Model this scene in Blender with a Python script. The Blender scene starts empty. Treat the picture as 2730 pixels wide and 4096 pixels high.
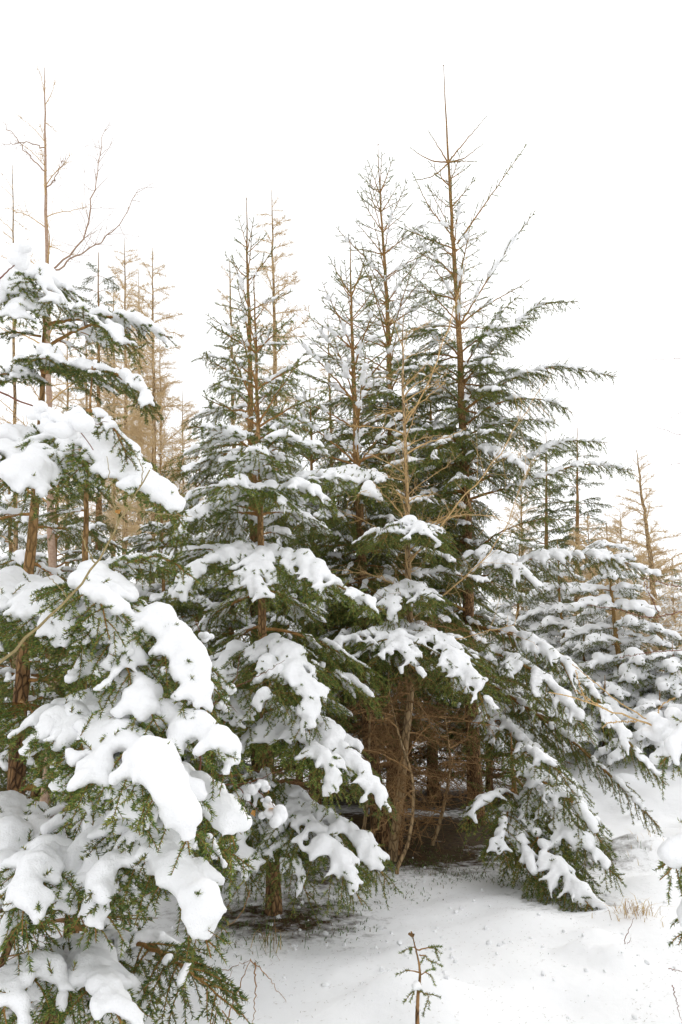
import bpy, math, random
import numpy as np

# ------------------------------------------------------------------ camera, sky, sun, exposure
scene = bpy.context.scene
COL = scene.collection
PITCH = math.radians(16.0)
CAM_H = 1.27
LENS = 24.0
cam_d = bpy.data.cameras.new('camera')
cam_d.sensor_fit = 'VERTICAL'
cam_d.sensor_height = 36.0
cam_d.sensor_width = 24.0
cam_d.lens = LENS
cam_d.clip_start = 0.05
cam_d.clip_end = 2000
cam = bpy.data.objects.new('camera', cam_d)
COL.objects.link(cam)
cam.location = (0, 0, CAM_H)
cam.rotation_euler = (math.radians(90) + PITCH, 0, 0)
scene.camera = cam

SUN_EL, SUN_AZ = math.radians(42), math.radians(32)      # azimuth clockwise from +Y (view direction)
world = bpy.data.worlds.new('World')
scene.world = world
world.use_nodes = True
wn = world.node_tree.nodes
wl = world.node_tree.links
wn.clear()
w_out = wn.new('ShaderNodeOutputWorld')
w_bg = wn.new('ShaderNodeBackground')
w_sky = wn.new('ShaderNodeTexSky')
w_sky.sky_type = 'NISHITA'
w_sky.sun_disc = False
w_sky.sun_elevation = SUN_EL
w_sky.sun_rotation = SUN_AZ
w_sky.dust_density = 4.0
w_hs = wn.new('ShaderNodeHueSaturation')
w_hs.inputs['Saturation'].default_value = 0.15
w_mix = wn.new('ShaderNodeMixRGB')
w_mix.inputs['Fac'].default_value = 0.93                   # overcast: an even white cloud deck veils the blue
w_mix.inputs['Color2'].default_value = (9.75, 9.8, 9.9, 1)
w_bg.inputs['Strength'].default_value = 0.1
wl.new(w_sky.outputs['Color'], w_hs.inputs['Color'])
wl.new(w_hs.outputs['Color'], w_mix.inputs['Color1'])
wl.new(w_mix.outputs['Color'], w_bg.inputs['Color'])
wl.new(w_bg.outputs['Background'], w_out.inputs['Surface'])

sun_d = bpy.data.lights.new('sun', 'SUN')
sun_d.energy = 0.65
sun_d.angle = math.radians(14)
sun_d.color = (1.0, 0.965, 0.91)
sun = bpy.data.objects.new('sun', sun_d)
COL.objects.link(sun)
sun.rotation_euler = (math.radians(90) - SUN_EL, 0, math.pi - SUN_AZ)

scene.view_settings.view_transform = 'Standard'
scene.view_settings.look = 'None'
scene.view_settings.gamma = 1.0
scene.view_settings.exposure = 0.41
scene.view_settings.use_curve_mapping = False
scene.cycles.max_bounces = 7
scene.cycles.diffuse_bounces = 6
scene.cycles.glossy_bounces = 2
scene.cycles.transmission_bounces = 3
scene.cycles.use_adaptive_sampling = True
scene.cycles.adaptive_threshold = 0.02

# ------------------------------------------------------------------ helpers
FPX = LENS / 36.0 * 4096.0
CP, SP = math.cos(PITCH), math.sin(PITCH)


def at(px, py, Y):
    """point of the place seen at that photograph position, Y metres in front of the camera"""
    x = (px - 1365.0) / FPX
    y = -(py - 2048.0) / FPX
    d = np.array([x, CP - y * SP, SP + y * CP])
    return np.array([0, 0, CAM_H]) + d * (Y / d[1])


def path(pts):
    return np.array([at(*p) for p in pts])


def smooth_path(P, n):
    """Catmull-Rom through the points, n samples evenly spaced"""
    P = np.asarray(P, float)
    if len(P) == 2:
        return P[0] + (P[1] - P[0]) * np.linspace(0, 1, n)[:, None]
    Q = np.vstack([2 * P[0] - P[1], P, 2 * P[-1] - P[-2]])
    out = []
    for i in range(len(P) - 1):
        p0, p1, p2, p3 = Q[i:i + 4]
        t = np.linspace(0, 1, 24, endpoint=False)[:, None]
        out.append(.5 * (2 * p1 + (p2 - p0) * t + (2 * p0 - 5 * p1 + 4 * p2 - p3) * t ** 2 + (3 * p1 - p0 - 3 * p2 + p3) * t ** 3))
    out.append(P[-1:])
    D = np.vstack(out)
    s = np.concatenate([[0], np.cumsum(np.linalg.norm(np.diff(D, axis=0), axis=1))])
    u = np.linspace(0, s[-1], n)
    return np.stack([np.interp(u, s, D[:, k]) for k in range(3)], 1)


def norm(v):
    v = np.asarray(v, float)
    return v / np.maximum(np.linalg.norm(v, axis=-1, keepdims=True), 1e-9)


class MB:
    """mesh collector: tubes (quads), triangles"""
    def __init__(self):
        self.v, self.q, self.t, self.qm, self.tm, self.n = [], [], [], [], [], 0

    def tube(self, P, R, sides=3, m=0, close=False):
        P = np.asarray(P, float)
        k = len(P)
        R = np.broadcast_to(np.asarray(R, float), (k,))
        T = norm(np.gradient(P, axis=0))
        ref = np.array([0, 0, 1.0]) if abs(norm(P[-1] - P[0])[2]) < .85 else np.array([1.0, 0, 0])
        A = norm(np.cross(T, ref))
        B = np.cross(T, A)
        a = np.arange(sides) * 2 * math.pi / sides
        V = P[:, None] + R[:, None, None] * (np.cos(a)[None, :, None] * A[:, None] + np.sin(a)[None, :, None] * B[:, None])
        i = np.arange(k - 1)[:, None] * sides
        j = np.arange(sides)[None]
        jn = (j + 1) % sides
        F = np.stack([i + j, i + jn, i + sides + jn, i + sides + j], -1).reshape(-1, 4) + self.n
        self.v.append(V.reshape(-1, 3))
        self.q.append(F)
        self.qm.append(np.full(len(F), m))
        self.n += k * sides
        if close:
            self.v.append(P[-1:] + T[-1:] * R[-1] * .6)
            f = np.stack([(k - 1) * sides + np.arange(sides), (k - 1) * sides + (np.arange(sides) + 1) % sides, np.full(sides, k * sides)], -1) + self.n - k * sides
            self.t.append(f)
            self.tm.append(np.full(sides, m))
            self.n += 1

    def tris(self, V, m=0):
        """V: (k,3,3)"""
        k = len(V)
        if not k:
            return
        self.v.append(V.reshape(-1, 3))
        self.t.append(np.arange(k * 3).reshape(-1, 3) + self.n)
        self.tm.append(np.full(k, m))
        self.n += k * 3

    def mesh(self, name, mats, smooth=True):
        V = np.vstack(self.v).astype(np.float32)
        Q = np.vstack(self.q) if self.q else np.zeros((0, 4), int)
        T = np.vstack(self.t) if self.t else np.zeros((0, 3), int)
        mi = np.concatenate([np.concatenate(self.qm) if self.qm else [], np.concatenate(self.tm) if self.tm else []]).astype(np.int32)
        return raw_mesh(name, V, Q, T, mats, mi, smooth)


def raw_mesh(name, V, Q, T, mats, mi=None, smooth=True):
    me = bpy.data.meshes.new(name)
    me.vertices.add(len(V))
    me.vertices.foreach_set('co', np.asarray(V, np.float32).ravel())
    nl = len(Q) * 4 + len(T) * 3
    me.loops.add(nl)
    me.loops.foreach_set('vertex_index', np.concatenate([np.asarray(Q).ravel(), np.asarray(T).ravel()]).astype(np.int32))
    me.polygons.add(len(Q) + len(T))
    st = np.concatenate([np.arange(len(Q)) * 4, len(Q) * 4 + np.arange(len(T)) * 3]).astype(np.int32)
    me.polygons.foreach_set('loop_start', st)
    if mi is not None:
        me.polygons.foreach_set('material_index', np.asarray(mi, np.int32))
    me.polygons.foreach_set('use_smooth', np.full(len(Q) + len(T), smooth))
    for m in mats:
        me.materials.append(m)
    me.update(calc_edges=True)
    return me


def obj(name, me, parent=None, loc=(0, 0, 0)):
    o = bpy.data.objects.new(name, me)
    COL.objects.link(o)
    o.location = loc
    if parent is not None:
        o.parent = parent
    return o


def thing(name, label, cat, loc=(0, 0, 0), group=None):
    o = bpy.data.objects.new(name, None)
    COL.objects.link(o)
    o.location = loc
    o.empty_display_size = .2
    o['label'] = label
    o['category'] = cat
    if group:
        o['group'] = group
    return o


# ------------------------------------------------------------------ materials
def new_mat(name):
    m = bpy.data.materials.new(name)
    m.use_nodes = True
    nt = m.node_tree
    b = nt.nodes['Principled BSDF']
    return m, nt.nodes, nt.links, b


def ramp(n, cols):
    r = n.new('ShaderNodeValToRGB')
    while len(r.color_ramp.elements) < len(cols):
        r.color_ramp.elements.new(.5)
    for e, (p, c) in zip(r.color_ramp.elements, cols):
        e.position = p
        e.color = (*c, 1)
    return r


def mat_snow(name='snow', fine=220.0, strength=.5):
    m, n, l, b = new_mat(name)
    tc = n.new('ShaderNodeTexCoord')
    n1 = n.new('ShaderNodeTexNoise'); n1.inputs['Scale'].default_value = fine; n1.inputs['Detail'].default_value = 3
    n2 = n.new('ShaderNodeTexNoise'); n2.inputs['Scale'].default_value = 30; n2.inputs['Detail'].default_value = 6
    ad = n.new('ShaderNodeMath'); ad.operation = 'MULTIPLY_ADD'; ad.inputs[1].default_value = .35
    bp = n.new('ShaderNodeBump'); bp.inputs['Strength'].default_value = strength; bp.inputs['Distance'].default_value = .02
    l.new(tc.outputs['Object'], n1.inputs['Vector']); l.new(tc.outputs['Object'], n2.inputs['Vector'])
    l.new(n1.outputs['Fac'], ad.inputs[0]); l.new(n2.outputs['Fac'], ad.inputs[2])
    l.new(ad.outputs[0], bp.inputs['Height']); l.new(bp.outputs['Normal'], b.inputs['Normal'])
    b.inputs['Base Color'].default_value = (.9, .905, .915, 1)
    b.inputs['Roughness'].default_value = .75
    b.inputs['Specular IOR Level'].default_value = .2
    return m


def mat_needle(name, c0, c1, c2):
    m, n, l, b = new_mat(name)
    g = n.new('ShaderNodeNewGeometry')
    r = ramp(n, [(0, c0), (.6, c1), (1, c2)])
    l.new(g.outputs['Random Per Island'], r.inputs['Fac'])
    oi = n.new('ShaderNodeObjectInfo')
    hs = n.new('ShaderNodeHueSaturation')
    mr = n.new('ShaderNodeMapRange'); mr.inputs['To Min'].default_value = .75; mr.inputs['To Max'].default_value = 1.25
    l.new(oi.outputs['Random'], mr.inputs['Value']); l.new(mr.outputs['Result'], hs.inputs['Value'])
    l.new(r.outputs['Color'], hs.inputs['Color'])
    l.new(hs.outputs['Color'], b.inputs['Base Color'])
    b.inputs['Roughness'].default_value = .5
    b.inputs['Specular IOR Level'].default_value = .3
    return m


def mat_bark(name, c0, c1, c2, scale=30., bump=.7):
    m, n, l, b = new_mat(name)
    tc = n.new('ShaderNodeTexCoord')
    mp = n.new('ShaderNodeMapping'); mp.inputs['Scale'].default_value = (1, 1, .38)
    l.new(tc.outputs['Object'], mp.inputs['Vector'])
    vo = n.new('ShaderNodeTexVoronoi'); vo.inputs['Scale'].default_value = scale; vo.feature = 'DISTANCE_TO_EDGE'
    vc = n.new('ShaderNodeTexVoronoi'); vc.inputs['Scale'].default_value = scale
    no = n.new('ShaderNodeTexNoise'); no.inputs['Scale'].default_value = scale * .5; no.inputs['Detail'].default_value = 6; no.inputs['Distortion'].default_value = .6
    for x in (vo, vc, no):
        l.new(mp.outputs['Vector'], x.inputs['Vector'])
    r = ramp(n, [(.25, c0), (.5, c1), (.78, c2)])
    mx = n.new('ShaderNodeMixRGB'); mx.blend_type = 'MULTIPLY'; mx.inputs['Fac'].default_value = .8
    er = ramp(n, [(0, (.12, .10, .09)), (.16, (1, 1, 1))])
    l.new(no.outputs['Fac'], r.inputs['Fac']); l.new(vo.outputs['Distance'], er.inputs['Fac'])
    l.new(r.outputs['Color'], mx.inputs['Color1']); l.new(er.outputs['Color'], mx.inputs['Color2'])
    ya = n.new('ShaderNodeAttribute'); ya.attribute_name = 'youth'
    ym = n.new('ShaderNodeMixRGB'); ym.inputs['Color2'].default_value = (.40, .24, .09, 1)
    l.new(ya.outputs['Fac'], ym.inputs['Fac']); l.new(mx.outputs['Color'], ym.inputs['Color1'])
    l.new(ym.outputs['Color'], b.inputs['Base Color'])
    bp = n.new('ShaderNodeBump'); bp.inputs['Strength'].default_value = bump; bp.inputs['Distance'].default_value = .01
    l.new(er.outputs['Color'], bp.inputs['Height']); l.new(bp.outputs['Normal'], b.inputs['Normal'])
    b.inputs['Roughness'].default_value = .85
    b.inputs['Specular IOR Level'].default_value = .2
    return m


def mat_plain(name, c0, c1, scale=40., rough=.8):
    m, n, l, b = new_mat(name)
    tc = n.new('ShaderNodeTexCoord')
    no = n.new('ShaderNodeTexNoise'); no.inputs['Scale'].default_value = scale; no.inputs['Detail'].default_value = 4
    l.new(tc.outputs['Object'], no.inputs['Vector'])
    r = ramp(n, [(.3, c0), (.7, c1)])
    l.new(no.outputs['Fac'], r.inputs['Fac']); l.new(r.outputs['Color'], b.inputs['Base Color'])
    b.inputs['Roughness'].default_value = rough
    b.inputs['Specular IOR Level'].default_value = .2
    return m


SNOW = mat_snow()
NEEDLE = mat_needle('spruce_needles', (.038, .078, .014), (.096, .158, .028), (.33, .325, .075))
NEEDLE_FAR = mat_needle('far_spruce_needles', (.07, .11, .035), (.11, .15, .05), (.2, .22, .08))  # far copy, paler: haze fade put into the needle colour
TWIG = mat_plain('spruce_twig_bark', (.18, .09, .028), (.38, .21, .07))
DEADTWIG = mat_plain('dead_twig_bark', (.16, .085, .035), (.36, .21, .10))
BARK = mat_bark('spruce_bark', (.08, .042, .02), (.27, .15, .066), (.50, .32, .155), 42, 1.0)
BARK_YOUNG = mat_bark('young_spruce_bark', (.12, .07, .025), (.30, .19, .07), (.48, .33, .14), 45, .5)
LARCH_BARK = mat_bark('larch_bark', (.20, .13, .07), (.42, .29, .15), (.58, .43, .26), 30, .5)
LARCH_TWIG = mat_plain('larch_twig_bark', (.42, .27, .115), (.68, .47, .23))
DRYTWIG = mat_plain('dry_shrub_bark', (.20, .11, .045), (.44, .27, .12))
LARCH_FAR = mat_plain('far_larch_twig_bark', (.48, .35, .18), (.72, .55, .33))  # lightened and greyed against near larch twigs to paint in haze
BIRCH = mat_plain('reddish_sapling_bark', (.30, .19, .13), (.46, .33, .24), 60)
REDTWIG = mat_plain('reddish_twig_bark', (.12, .05, .035), (.26, .12, .07))
OLIVE = mat_plain('olive_twig_bark', (.22, .17, .08), (.36, .29, .14), 80)
STRAW = mat_plain('dry_grass', (.38, .25, .09), (.60, .44, .20))
GREENGRASS = mat_plain('green_grass', (.05, .09, .02), (.13, .19, .05))
LEAF = mat_plain('dry_leaf', (.35, .16, .04), (.55, .30, .09))
LITTER = mat_plain('needle_litter', (.12, .09, .05), (.34, .29, .20))


# ------------------------------------------------------------------ boughs
ICO = None


def ico():
    global ICO
    if ICO is None:
        import bmesh
        bm = bmesh.new()
        bmesh.ops.create_icosphere(bm, subdivisions=2, radius=1)
        V = np.array([v.co[:] for v in bm.verts]); F = np.array([[v.index for v in f.verts] for f in bm.faces])
        bm.free()
        ICO = (V, F)
    return ICO


PENDING = []                                             # snow bodies waiting to be skinned


class Bough:
    def __init__(self):
        self.mesh = None
        self.snow = None
        self.L = 1.0


def snow_body(b, C, R, vox, rng, lump=.012, crumbs=8):
    C = np.asarray(C, float); R = np.asarray(R, float)
    # loose crumbs fall off: keep clusters of at least eight touching lumps
    D = np.linalg.norm(C[:, None] - C[None], axis=2) < (R[:, None] + R[None]) * .8
    todo = np.ones(len(C), bool)
    keep = np.zeros(len(C), bool)
    while todo.any():
        comp = np.zeros(len(C), bool)
        fr = np.array([np.argmax(todo)])
        comp[fr] = True
        while len(fr):
            nb = D[fr].any(0) & ~comp
            comp |= nb
            fr = np.nonzero(nb)[0]
        todo &= ~comp
        if comp.sum() >= crumbs:
            keep |= comp
    if not keep.any():
        return
    C, R = C[keep], R[keep]
    PENDING.append((b, np.asarray(C), np.asarray(R), vox, rng.integers(1 << 30), lump))


def skin_snow():
    V0, F0 = ico()
    tex = bpy.data.textures.new('snow_lumps', 'CLOUDS')
    tex.noise_scale = .11
    tex.noise_depth = 2
    tex2 = bpy.data.textures.new('snow_grain', 'CLOUDS')
    tex2.noise_scale = .032
    tex2.noise_depth = 2
    todo = []
    for b, C, R, vox, seed, lump in PENDING:
        S = np.stack([R, R, R * .85], 1)
        V = (C[:, None] + V0[None] * S[:, None]).reshape(-1, 3)
        F = (F0[None] + (np.arange(len(C)) * len(V0))[:, None, None]).reshape(-1, 3)
        me = raw_mesh('snow_points', V, np.zeros((0, 4), int), F, [])
        o = bpy.data.objects.new('snow_tmp', me)
        COL.objects.link(o)
        md = o.modifiers.new('r', 'REMESH'); md.mode = 'VOXEL'; md.voxel_size = vox; md.use_smooth_shade = True
        md = o.modifiers.new('s', 'SMOOTH'); md.factor = .5; md.iterations = 4
        md = o.modifiers.new('d', 'DISPLACE'); md.texture = tex; md.strength = lump * 2; md.mid_level = .5; md.texture_coords = 'GLOBAL'
        md = o.modifiers.new('d2', 'DISPLACE'); md.texture = tex2; md.strength = lump * 1.3; md.mid_level = .5; md.texture_coords = 'GLOBAL'
        md = o.modifiers.new('s2', 'SMOOTH'); md.factor = .5; md.iterations = 1
        todo.append((b, o))
    dg = bpy.context.evaluated_depsgraph_get()
    dg.update()
    tot = 0
    for b, o in todo:
        me = bpy.data.meshes.new_from_object(o.evaluated_get(dg))
        me.name = 'snow_cap'
        me.materials.clear()
        me.materials.append(SNOW)
        me.polygons.foreach_set('use_smooth', np.full(len(me.polygons), True))
        tot += len(me.polygons) * 2
        b.snow = me
    for b, o in todo:
        d = o.data
        bpy.data.objects.remove(o)
        bpy.data.meshes.remove(d)
    PENDING.clear()
    return tot


def needles(mb, A, B, rng, per_m, ln, w, m=1):
    A = np.asarray(A); B = np.asarray(B)
    Ls = np.linalg.norm(B - A, axis=1)
    cnt = rng.poisson(Ls * per_m)
    idx = np.repeat(np.arange(len(A)), cnt)
    if not len(idx):
        return
    u = rng.random(len(idx))[:, None]
    T = norm(B - A)[idx]
    p = A[idx] + (B - A)[idx] * u
    ref = np.where(np.abs(T[:, 2:3]) > .9, [[1., 0, 0]], [[0, 0, 1.]])
    n1 = norm(np.cross(T, ref)); n2 = np.cross(T, n1)
    ph = rng.random(len(idx)) * 2 * math.pi
    rad = np.cos(ph)[:, None] * n1 + np.sin(ph)[:, None] * n2
    flip = (rad[:, 2] < -.2) & (rng.random(len(idx)) < .45)
    rad[flip, 2] *= -1
    d = norm(rad * .8 + T * rng.uniform(.45, .95, (len(idx), 1)) + [0, 0, .1])
    wv = norm(np.cross(d, rng.normal(size=d.shape))) * (w * .5)
    l_ = ln * rng.uniform(.7, 1.1, (len(idx), 1))
    mb.tris(np.stack([p - wv, p + wv, p + d * l_], 1), m)


def make_bough(axis, seed, width=.42, hang=.35, snow=1.0, vox=.012, nd=(.016, .0024, 520), spacing=.045, tert=True,
               bare=.14, r0=None, foliage=1.0, needle_mat=None, wood=None, snow_from=.1, cover=.9, thick=1.0, lump=.012, pend=26):
    rng = np.random.default_rng(seed)
    b = Bough()
    axis = np.asarray(axis, float)
    seg = np.linalg.norm(np.diff(axis, axis=0), axis=1)
    L = seg.sum()
    b.L = L
    n = max(8, int(L / .045))
    ax = smooth_path(axis, n)
    ax[1:-1] += rng.normal(size=(n - 2, 3)) * .003
    s = np.linspace(0, L, n)
    T = norm(np.gradient(ax, axis=0))
    over = ax[-1] - ax[0]
    S0 = np.cross(over, [0, 0, 1.0])
    if np.linalg.norm(S0) < .12 * L:
        S0 = np.cross(over, [0, -1.0, .2])
    S0 = norm(S0)
    U = norm(np.cross(np.broadcast_to(S0, T.shape), T))
    U = np.where(U[:, 2:3] < -.05, -U, U)
    if r0 is None:
        r0 = .006 + .007 * L
    mb = MB()
    mb.tube(ax, r0 * (1 - .86 * s / L), 5, 0, True)
    nl, nw, npm = nd
    SA, SB = [], []
    k = s[:-1] > (.08 if bare > .9 else max(bare, .35)) * L
    SA.append(ax[:-1][k]); SB.append(ax[1:][k])
    SC, SR = [], []                                     # snow centres, radii
    gain = snow * thick
    ph = rng.random(6) * 7

    def lumpn(x):
        return .5 + .25 * math.sin(x * 9 + ph[0]) + .17 * math.sin(x * 21 + ph[1]) + .08 * math.sin(x * 47 + ph[2])

    kv = rng.normal(size=(5, 3)) * 17.0
    kp = rng.random(5) * 7

    def mask(p):
        return .5 + .2 * float(np.sin(kv @ p + kp).sum())

    thr = 1 - cover
    rax = .56 * gain * (.026 + .03 * math.sqrt(L)) * (.55 + .45 * np.sin(np.clip(s / L, 0, 1) ** .8 * math.pi * .93)) * np.array([.6 + .8 * lumpn(x) for x in s])
    rax *= np.clip((L - s) / .09, .28, 1)
    if snow > 0:
        for i in range(n):
            if s[i] < snow_from * L or s[i] > L - .03:
                continue
            if mask(ax[i]) < thr * 1.15 - .1:
                continue
            o = norm(U[i] * .6 + [0, 0, .55])
            SC.append(ax[i] + o * rax[i] * .5); SR.append(rax[i])
    # side twigs
    x = bare * L
    side = 1
    while x < L - .02:
        x += spacing * rng.uniform(.6, 1.3)
        if x > L - .02:
            break
        side = -side
        i = min(n - 1, int(x / L * (n - 1)))
        p0 = ax[i]
        rel = x / L
        l2 = width * L * (1 - rel) ** .75 * min(1, .45 + rel * 2.2) * rng.uniform(.65, 1.15) + .045
        if rng.random() < .07:
            continue
        a = math.radians(rng.uniform(42, 62))
        d = T[i] * math.cos(a) + S0 * side * math.sin(a) + U[i] * rng.normal() * .12
        d = norm(d)
        K = 3 + int(l2 / .1)
        t = np.linspace(0, 1, K)[:, None]
        hg = hang * rng.uniform(.6, 1.4)
        tw = p0 + d * l2 * t + np.array([0, 0, -1.0]) * l2 * hg * t ** 1.7 + T[i] * l2 * .12 * t ** 2
        mb.tube(tw, np.linspace(r0 * .32 * (1 - rel * .5) + .0012, .0011, K), 3, 0)
        fo = foliage
        if rng.random() < fo:
            k0 = int(K * (.25 if rel < .4 else 0))
            SA.append(tw[k0:-1]); SB.append(tw[k0 + 1:])
        cov = rng.random() < .4 + .6 * cover
        cut = rng.uniform(.4, 1.0)
        fat = rng.uniform(.65, 1.3)
        steep = norm(tw[-1] - tw[K // 2])[2] < -.55
        if steep:
            cut = min(cut, rng.uniform(.5, .85))
        if snow > 0 and cov:
            st = 0
            while st < l2 * .97:
                f = st / l2
                rr = (rax[i] * .82 * (1 - f) + gain * .021 * f) * (.55 + .9 * lumpn(st * 1.7 + x * 5)) * rng.uniform(.8, 1.15) * fat
                rr *= 1 - .45 * (f / cut) ** 3 if f < cut else 1
                if steep and f > .45:
                    rr *= .75
                rr = max(rr, .55 * vox)
                if rr > .9 * vox and f < cut:
                    j = f * (K - 1)
                    j0 = int(j)
                    q = tw[j0] + (tw[min(K - 1, j0 + 1)] - tw[j0]) * (j - j0)
                    if mask(q) > thr:
                        SC.append(q + norm(U[i] * .55 + [0, 0, .6]) * rr * .6); SR.append(rr)
                st += max(rr * .55, .008)
        if tert and l2 > .1:
            y = l2 * .18
            sd = 1
            Tt = norm(np.gradient(tw, axis=0))
            while y < l2 * .95:
                y += spacing * .8 * rng.uniform(.7, 1.3)
                sd = -sd
                f = y / l2
                if f > .96:
                    break
                j = min(K - 1, int(f * (K - 1)))
                j0 = f * (K - 1) - j
                q = tw[j] + (tw[min(K - 1, j + 1)] - tw[j]) * j0
                l3 = min(.13, .42 * (l2 - y) * rng.uniform(.6, 1.2) + .03)
                lat = norm(np.cross(Tt[j], U[i]))
                dd = norm(Tt[j] * .7 + lat * sd * .75 + [0, 0, -.35 * hang - .1])
                e = q + dd * l3 + np.array([0, 0, -1]) * l3 * hang * .35
                mid = q + dd * l3 * .55
                mb.tube(np.array([q, e]), [.0014, .0008], 3, 0)
                if rng.random() < fo:
                    SA.append(np.array([q, mid])); SB.append(np.array([mid, e]))
                if snow > .35 and cov and f < cut and rng.random() < .75 * min(1, snow) and mask(q) > thr + .04:
                    rr = gain * .016 * rng.uniform(.7, 1.3)
                    if rr > .8 * vox:
                        for g in np.arange(0.1, .85, max(.2, rr * .6 / l3)):
                            SC.append(q + (e - q) * g + np.array([0, 0, rr * .7])); SR.append(rr * (1 - .3 * g))
    if foliage < .5 or not tert:
        pend = 0
    for k in range(int(pend * .5 * L)):
        x = rng.uniform(max(bare, .25), .99) * L
        i = min(n - 1, int(x / L * (n - 1)))
        q = ax[i] + S0 * rng.normal() * width * L * .3 * (1.1 - x / L)
        l3 = rng.uniform(.6, 1.3) * (rax[i] * 1.3 + .035)
        e = q + norm(U[i] * rng.uniform(.5, 1.1) + T[i] * .8 + S0 * rng.normal() * .4) * l3
        mb.tube(np.array([q, e]), [.0018, .001], 3, 0)
        SA.append(np.array([q])); SB.append(np.array([e]))
    for k in range(int(pend * L)):
        x = rng.uniform(max(bare, .2), .98) * L
        i = min(n - 1, int(x / L * (n - 1)))
        off = S0 * rng.normal() * width * L * .35 * (1.1 - x / L)
        q = ax[i] + off + np.array([0, 0, -1]) * np.linalg.norm(off) * hang * .5
        l3 = rng.uniform(.3, 1) * min(.2, .22 * L)
        dd = norm(np.array([0, 0, -1.]) + T[i] * rng.uniform(.2, .9) + rng.normal(size=3) * .3)
        mid = q + dd * l3 * .5 + T[i] * l3 * .08
        e = q + dd * l3
        mb.tube(np.array([q, mid, e]), [.0018, .0014, .0009], 3, 0)
        SA.append(np.array([q, mid])); SB.append(np.array([mid, e]))
    if foliage > 0 and npm > 0:
        needles(mb, np.vstack(SA), np.vstack(SB), rng, npm, nl, nw)
    b.mesh = mb.mesh('bough', [wood or TWIG, needle_mat or NEEDLE])
    if SC:
        snow_body(b, SC, SR, vox, rng, lump)
    return b


def arc(L, a0, a1, tip=0.0, n=9, sway=0.0, rng=None):
    """axis in the XZ plane: starts at angle a0 (degrees above horizontal), bends to a1, tip turns by tip"""
    t = np.linspace(0, 1, n)
    ang = np.radians(a0 + (a1 - a0) * t ** .8 + tip * np.clip((t - .7) / .3, 0, 1))
    d = np.stack([np.cos(ang), sway * np.sin(t * 5), np.sin(ang)], 1)
    P = np.vstack([[0, 0, 0], np.cumsum(d * L / n, axis=0)])
    return P


LIB = {}
NEAR = (.0175, .0041, 585)
MID = (.021, .005, 400)
FAR = (.03, .010, 150)


def lib(kind, lens, nvar, f):
    LIB[kind] = []
    for L in lens:
        for v in range(nvar):
            LIB[kind].append(f(L, 1000 + len(LIB) * 97 + int(L * 100) * 7 + v))


# near family (within 6 m)
lib('shoot', [.22, .38], 2, lambda L, s: make_bough(arc(L, 45, 58), s, width=.3, hang=.0, snow=.35, cover=.4, vox=.009, nd=(.013, .0022, 420), tert=False, bare=.45, r0=.004, spacing=.09))
lib('up', [.45, .7], 2, lambda L, s: make_bough(arc(L, 40, 26, 12), s, width=.36, hang=.12, snow=1.0, cover=.66, vox=.012, nd=NEAR, spacing=.075, tert=True))
lib('mid', [.6, .9, 1.2], 2, lambda L, s: make_bough(arc(L, 22, -22), s, width=.4, hang=.35, snow=1.5, cover=.85, vox=.015, nd=NEAR))
lib('low', [.9, 1.3], 2, lambda L, s: make_bough(arc(L, 8, -55), s, width=.42, hang=.45, snow=1.2, vox=.016, nd=NEAR))
lib('inner', [.7, 1.0, 1.3], 2, lambda L, s: make_bough(arc(L, 5, -30), s, width=.42, hang=.4, snow=.95, cover=.7, vox=.015, nd=MID))
lib('dead', [.6, 1.0], 3, lambda L, s: make_bough(arc(L, 5, -18), s, width=.45, hang=.3, snow=0, nd=MID, foliage=.12, wood=DEADTWIG, spacing=.05, bare=.05))
# middle family (6-11 m)
lib('mshoot', [.5, .8], 2, lambda L, s: make_bough(arc(L, 46, 56), s, width=.3, hang=0, snow=.8, cover=.2, vox=.016, nd=(.02, .006, 480), tert=False, bare=.25, spacing=.075, r0=.009))
lib('mup', [.7, 1.0, 1.3], 2, lambda L, s: make_bough(arc(L, 42, 22, 14), s, width=.3, hang=.3, snow=1.05, cover=.52, vox=.017, nd=MID, spacing=.095, pend=3))
lib('mmid', [1.0, 1.5, 2.0], 2, lambda L, s: make_bough(arc(L, 18, -22, 8), s, width=.32, hang=.55, snow=1.3, cover=.8, vox=.02, nd=MID, spacing=.06))
lib('mgreen', [1.0, 1.5, 2.0], 2, lambda L, s: make_bough(arc(L, 10, -30), s, width=.34, hang=.6, snow=1.1, cover=.57, vox=.018, nd=MID, spacing=.05))
# far family
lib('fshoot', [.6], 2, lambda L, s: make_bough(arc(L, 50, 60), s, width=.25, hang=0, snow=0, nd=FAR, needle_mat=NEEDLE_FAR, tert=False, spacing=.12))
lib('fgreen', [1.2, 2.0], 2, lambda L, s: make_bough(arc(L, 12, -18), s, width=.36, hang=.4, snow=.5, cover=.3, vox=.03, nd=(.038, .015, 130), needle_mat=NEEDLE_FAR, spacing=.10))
lib('fsnow', [.8, 1.3], 3, lambda L, s: make_bough(arc(L, 12, -30), s, width=.42, hang=.35, snow=2.5, cover=.95, vox=.03, nd=FAR, needle_mat=NEEDLE_FAR, spacing=.08))


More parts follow.
